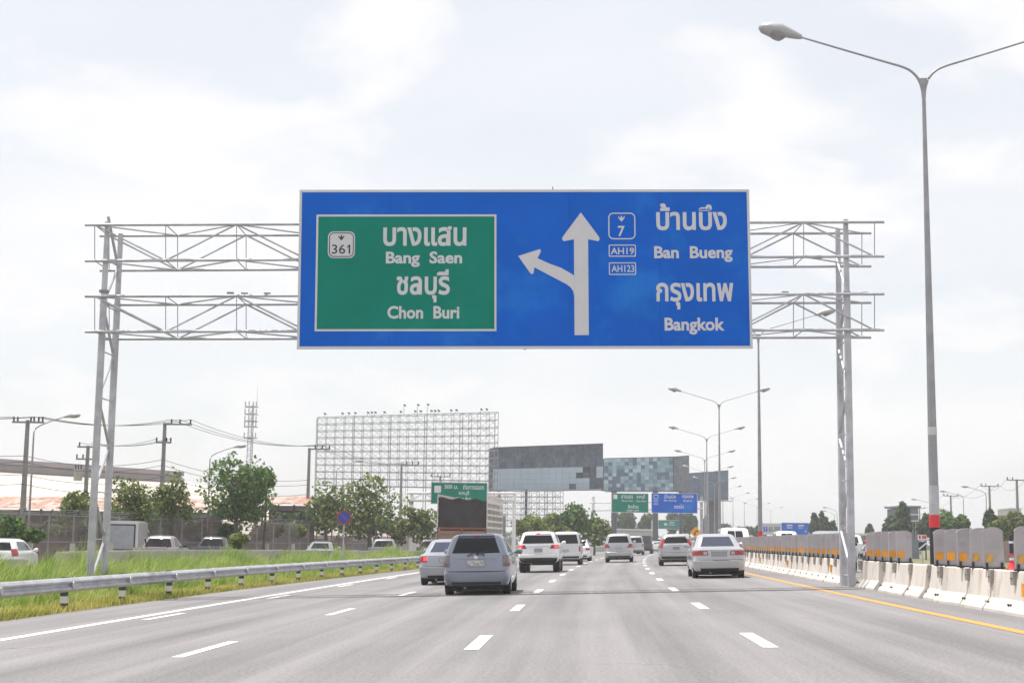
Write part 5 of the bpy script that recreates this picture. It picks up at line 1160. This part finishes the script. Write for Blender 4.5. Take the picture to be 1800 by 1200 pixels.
# round no stopping sign
nY = 72; c = at(605, 909, nY); ns = empty('no_stopping_sign', (c.x, nY, -.4), .15, 'round blue and red no stopping sign on a post in the grass', 'sign'); zc = c.z+.4; rr = .33
MB().tube([(0, .0, zc), (0, .02, zc)], rr, 24).build('disc', M('sign_blue_round', (.01, .06, .38), .5), ns, 30)
cir = lambda r_: [(r_*math.cos(t), zc+r_*math.sin(t)) for t in np.linspace(0, 2*math.pi, 25)[:-1]]
ring(cir(rr+.005), cir(rr*.86), -.012, .01).build('red_ring', M('sign_red_round', (.40, .02, .05), .5), ns)
MB().box((0, -.006, zc), (rr*1.75, .012, .045), Matrix.Rotation(R(45), 3, 'Y')).build('red_slash', M('sign_red_round', (.4, .02, .05)), ns)
MB().tube([(0, .06, 0), (0, .06, zc+.25)], .035, 8).build('post', steel, ns, 40)
# kilometre board, blue board
kY = 262
e, fx, fz = road_sign('kilometre_board', 'white kilometre board reading 60-300 beyond the median', 1337, 1373, 919.5, 939, kY, M('board_grey', (.50, .50, .53), .5), [('60-300', 1351, 1371, 925, 934, signdark)], border=.12)
MB().box((fx(1345.5), -.01, fz(929.5)), (fx(1349)-fx(1342), .03, .85)).build('blue_square', signblue, e); textmesh('7', 'numerals', sw, fx(1344), fx(1347), fz(932.5), fz(926.5), -.03, e, .02)
for x in (1341, 1369): MB().box((fx(x), .2, -1.6), (.14, .14, 3.4)).build('post', steel, e)
e, fx, fz = road_sign('direction_board', 'blue direction board right of the white kilometre board', 1373.6, 1422, 918.5, 939, kY, signblue, [], border=.06)
for xa, ya, w_, h_ in ((1388, 922, 10, 2.2), (1408, 922, 10, 2.2), (1388, 926.5, 10, 1.4), (1407, 926.5, 8, 1.2), (1416, 932, 2, 2)): MB().box((fx(xa), -.01, fz(ya+h_/2)), (w_/2600*kY, .02, h_/2600*kY)).build('marking', sw, e)
for x in (1378, 1417): MB().box((fx(x), .2, -1.6), (.14, .14, 3.4)).build('post', steel, e)
# small red and white board with chevron
rY = 60; c = at(1621, 944, rY); rb = empty('works_sign', (c.x, rY, 0), 0, 'small red and white board above a striped chevron left of lamp base', 'sign')
MB().box((0, 0, c.z), (.36, .03, .20)).build('board', white_trim, rb)
for q in (-.1, .03, .12): MB().box((q, -.02, c.z+.01), (.07, .012, .13)).build('red_mark', redpaint, rb)
MB().box((0, 0, c.z-.35), (.30, .03, .34)).build('chevron_board', signdark, rb); MB().box((.0, -.02, c.z-.35), (.38, .01, .06), Matrix.Rotation(R(-40), 3, 'Y')).build('chevron', white_trim, rb); MB().tube([(0, .03, 0), (0, .03, c.z+.1)], .025, 6).build('post', steel, rb)

# ------------------------------------------------------------------ buildings
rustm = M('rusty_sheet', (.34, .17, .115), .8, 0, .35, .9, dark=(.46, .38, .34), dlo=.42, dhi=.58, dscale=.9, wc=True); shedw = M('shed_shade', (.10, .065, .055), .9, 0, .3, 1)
def shed(label, xl, xr, ye, yrg, Y, depth, n, seed):
    rs = random.Random(seed); a, b = at(xl, ye, Y), at(xr, ye, Y); rz_ = at((xl+xr)/2, yrg, Y+depth).z
    e = empty('shed', (a.x, Y, -.4), 0, label, 'shed'); Wd = b.x-a.x; ze = a.z+.4; zr_ = rz_+.4; w_ = Wd/n
    for i in range(n):
        m = MB(); x0, x1 = i*w_, (i+1)*w_-.03; d1 = rs.uniform(-.12, .12); nn_ = 6; 
        for s_i in range(nn_+1):
            x = x0+(x1-x0)*s_i/nn_; dz = .035*(s_i % 2); m.v += [(x, -.6+d1, ze+dz+rs.uniform(-.03, .03)), (x, depth, zr_+dz)]
        for s_i in range(nn_): m.f.append((2*s_i, 2*s_i+2, 2*s_i+3, 2*s_i+1))
        m.build('roof_sheet', rustm if rs.random() < .75 else M('faded_red_sheet', (.42, .23, .18), .8, 0, .3, 1, wc=True), e)
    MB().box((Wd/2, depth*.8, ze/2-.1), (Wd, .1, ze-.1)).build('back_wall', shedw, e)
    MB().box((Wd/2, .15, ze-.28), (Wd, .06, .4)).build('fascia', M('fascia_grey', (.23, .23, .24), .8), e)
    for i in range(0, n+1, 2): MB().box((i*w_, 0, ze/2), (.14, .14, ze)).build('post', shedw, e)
    return e
shed('long low shed with rusty corrugated roof below the warehouse at left', -40, 372, 893, 874, 112, 5, 22, 1)
shed('small rusty tin-roofed shed right of the largest round tree', 462, 545, 886, 872, 122, 4, 6, 2)
# big warehouse with ridge ventilator
A, B = at(-90, 803, 146), at(332, 838, 178); zR = 8.35; A = A + (A-B)*.55
wh_ = empty('warehouse', (A.x, A.y, -.4), 0, 'huge cream-roofed warehouse with a grey ridge ventilator at left', 'warehouse'); o = Vector(wh_.location); dn = Vector((B.x-A.x, B.y-A.y, 0)); Ln = dn.length; dn.normalize(); bk = Vector((-dn.y, dn.x, 0))
crm = M('cream_roof', (.62, .54, .485), .6, 0, .05, .15, spec=.3); vent = M('ridge_vent', (.27, .25, .26), .7, 0, .1, .5)
def wq(t, d, z): return dn*(Ln*t) + bk*d + Vector((0, 0, z+.4))
NP = 46
for i in range(NP):
    t0, t1 = i/NP, (i+1)/NP-.001
    m = MB().quad(wq(t0, -34, 1.6), wq(t1, -34, 1.6), wq(t1, 0, zR-.55), wq(t0, 0, zR-.55)); m.build('roof_sheet', crm, wh_)
MB().quad(wq(0, 0, zR-.55), wq(1, 0, zR-.55), wq(1, 34, 3.4), wq(0, 34, 3.4)).build('roof_back', crm, wh_)
for s, zz in ((-34, 1.6), (34, 3.4)): MB().quad(wq(0, s, -.4), wq(1, s, -.4), wq(1, s, zz), wq(0, s, zz)).build('wall', crm, wh_)
m = MB(); m.v = [tuple(wq(1, -34, -.4)), tuple(wq(1, 34, -.4)), tuple(wq(1, 34, 3.4)), tuple(wq(1, 0, zR-.55)), tuple(wq(1, -34, 1.6))]; m.f = [(0, 1, 2, 3, 4)]; m.build('gable', crm, wh_)
for (z0, z1, dd) in ((zR-.7, zR-.02, 1.1), (zR+.02, zR+.55, 1.35)):
    m = MB(); c8 = [wq(0, -dd, z0), wq(.955, -dd, z0), wq(.955, dd, z0), wq(0, dd, z0), wq(0, -dd, z1), wq(.955, -dd, z1), wq(.955, dd, z1), wq(0, dd, z1)]; m.v = [tuple(v) for v in c8]; m.f = [(0, 1, 2, 3), (4, 5, 6, 7), (0, 1, 5, 4), (1, 2, 6, 5), (2, 3, 7, 6), (3, 0, 4, 7)]; m.build('ridge_ventilator', vent, wh_)
# maroon fence wall behind the chain link fence
mw_ = empty('corrugated_fence', fpt(60)+Vector((-2.5, 0, 0)), 0, 'dull maroon corrugated fence behind the chain link fence', 'fence'); mo = Vector(mw_.location); rs = random.Random(4)
Y = 58.0
while Y < 240:
    a, b = fpt(Y)+Vector((-2.5, 0, 0)), fpt(Y+3.9)+Vector((-2.5, 0, 0)); h_ = rs.uniform(1.5, 2.1); m = MB(); m.v = [tuple(a-mo), tuple(b-mo), tuple(b-mo+Vector((0, 0, h_))), tuple(a-mo+Vector((0, 0, h_)))]; m.v += [(x-.05, y, z) for x, y, z in m.v]; m.f = [(0, 1, 2, 3), (4, 7, 6, 5), (3, 2, 6, 7), (0, 3, 7, 4), (1, 5, 6, 2)]
    m.build('sheet', M(rs.choice(['maroon_a', 'maroon_b', 'maroon_c']), rs.choice([(.15, .115, .11)]), .85, 0, .25, 1.5) if 1 else None, mw_); Y += 4
for nm, cc in (('maroon_a', (.17, .115, .11)), ('maroon_b', (.14, .115, .11)), ('maroon_c', (.19, .14, .125))):
    if nm in MATS:
        e_ = [n for n in MATS[nm].node_tree.nodes if n.type == 'VALTORGB'][0].color_ramp.elements; e_[0].color = (*[v*.75 for v in cc], 1); e_[1].color = (*[v*1.2 for v in cc], 1)
# low pale roofs left of the distant gantry
def block(name, label, x0, x1, yt, Y, depth, mat, roofm, cat='building', over=.3, wins=0, zb=-.4, roofh=.25):
    a, b = at(x0, yt, Y), at(x1, yt, Y); Wd = b.x-a.x; hh = a.z-zb; e = empty(name, (a.x, Y, zb), 0, label, cat)
    MB().box((Wd/2, depth/2, hh/2-.1), (Wd, depth, hh-.2)).build('wall', mat, e); MB().box((Wd/2, depth/2, hh), (Wd+2*over, depth+2*over, roofh)).build('roof', roofm, e)
    for i in range(wins): 
        o_ = MB().box((Wd*(i+.5)/wins, -.02, hh*.55), (Wd/wins*.5, .06, hh*.3)).build('window', signdark, e); MB().box((Wd*(i+.5)/wins, -.06, hh*.55), (.06, .04, hh*.3)).build('mullion', white_trim, o_)
    return e
wroof = M('white_roof', (.70, .69, .68), .5, 0, .05)
block('long_building', 'low long building with white roof left of the distant cars', 1085, 1150, 930, 300, 10, M('wall_pale', (.42, .41, .41), .8), wroof, wins=5)
block('house', 'blue-grey two-storey house with white ledges among dark trees at right', 1582, 1614, 890, 205, 7, M('wall_blue_grey', (.15, .175, .215), .8, 0, .15), M('roof_blue_grey', (.13, .15, .19), .7), wins=3)
a, b = at(1580, 903, 204.5), at(1618, 903, 204.5)
lg = bpy.data.objects['house']; 
for yy in (904, 915): p0, p1 = at(1580, yy, 204.3), at(1620, yy, 204.3); MB().bar(p0-lg.location, p1-lg.location, .5, .14).build('ledge', white_trim, lg)
block('brick_building', 'brown building corner at the right edge', 1786, 1850, 906, 165, 10, M('wall_brown', (.17, .11, .095), .9), M('roof_brown', (.2, .13, .11), .8), wins=2)
block('roadside_hut', 'long low grey building with white roof right of the gantry leg', 1480, 1560, 938, 180, 8, M('wall_grey', (.27, .26, .265), .8), wroof, wins=4)
block('water_tank_house', 'pale hazy building block near the right edge above trees', 1775, 1795, 893, 320, 8, M('wall_haze', (.5, .5, .52), .8), wroof)

# ------------------------------------------------------------------ haze
hz = bpy.data.materials.new('air'); hz.use_nodes = True; t = hz.node_tree; t.nodes.clear(); oo = t.nodes.new('ShaderNodeOutputMaterial'); pv = t.nodes.new('ShaderNodeVolumePrincipled')
pv.inputs['Color'].default_value = (.97, .975, 1, 1); pv.inputs['Density'].default_value = .0006; pv.inputs['Anisotropy'].default_value = .0; t.links.new(pv.outputs[0], oo.inputs['Volume'])
hb_ = MB().box((0, 2600, 24), (10800, 5600, 51)).build('haze', hz); tag(hb_, 'thin pale haze in the air over the whole road', 'haze', kind='stuff')
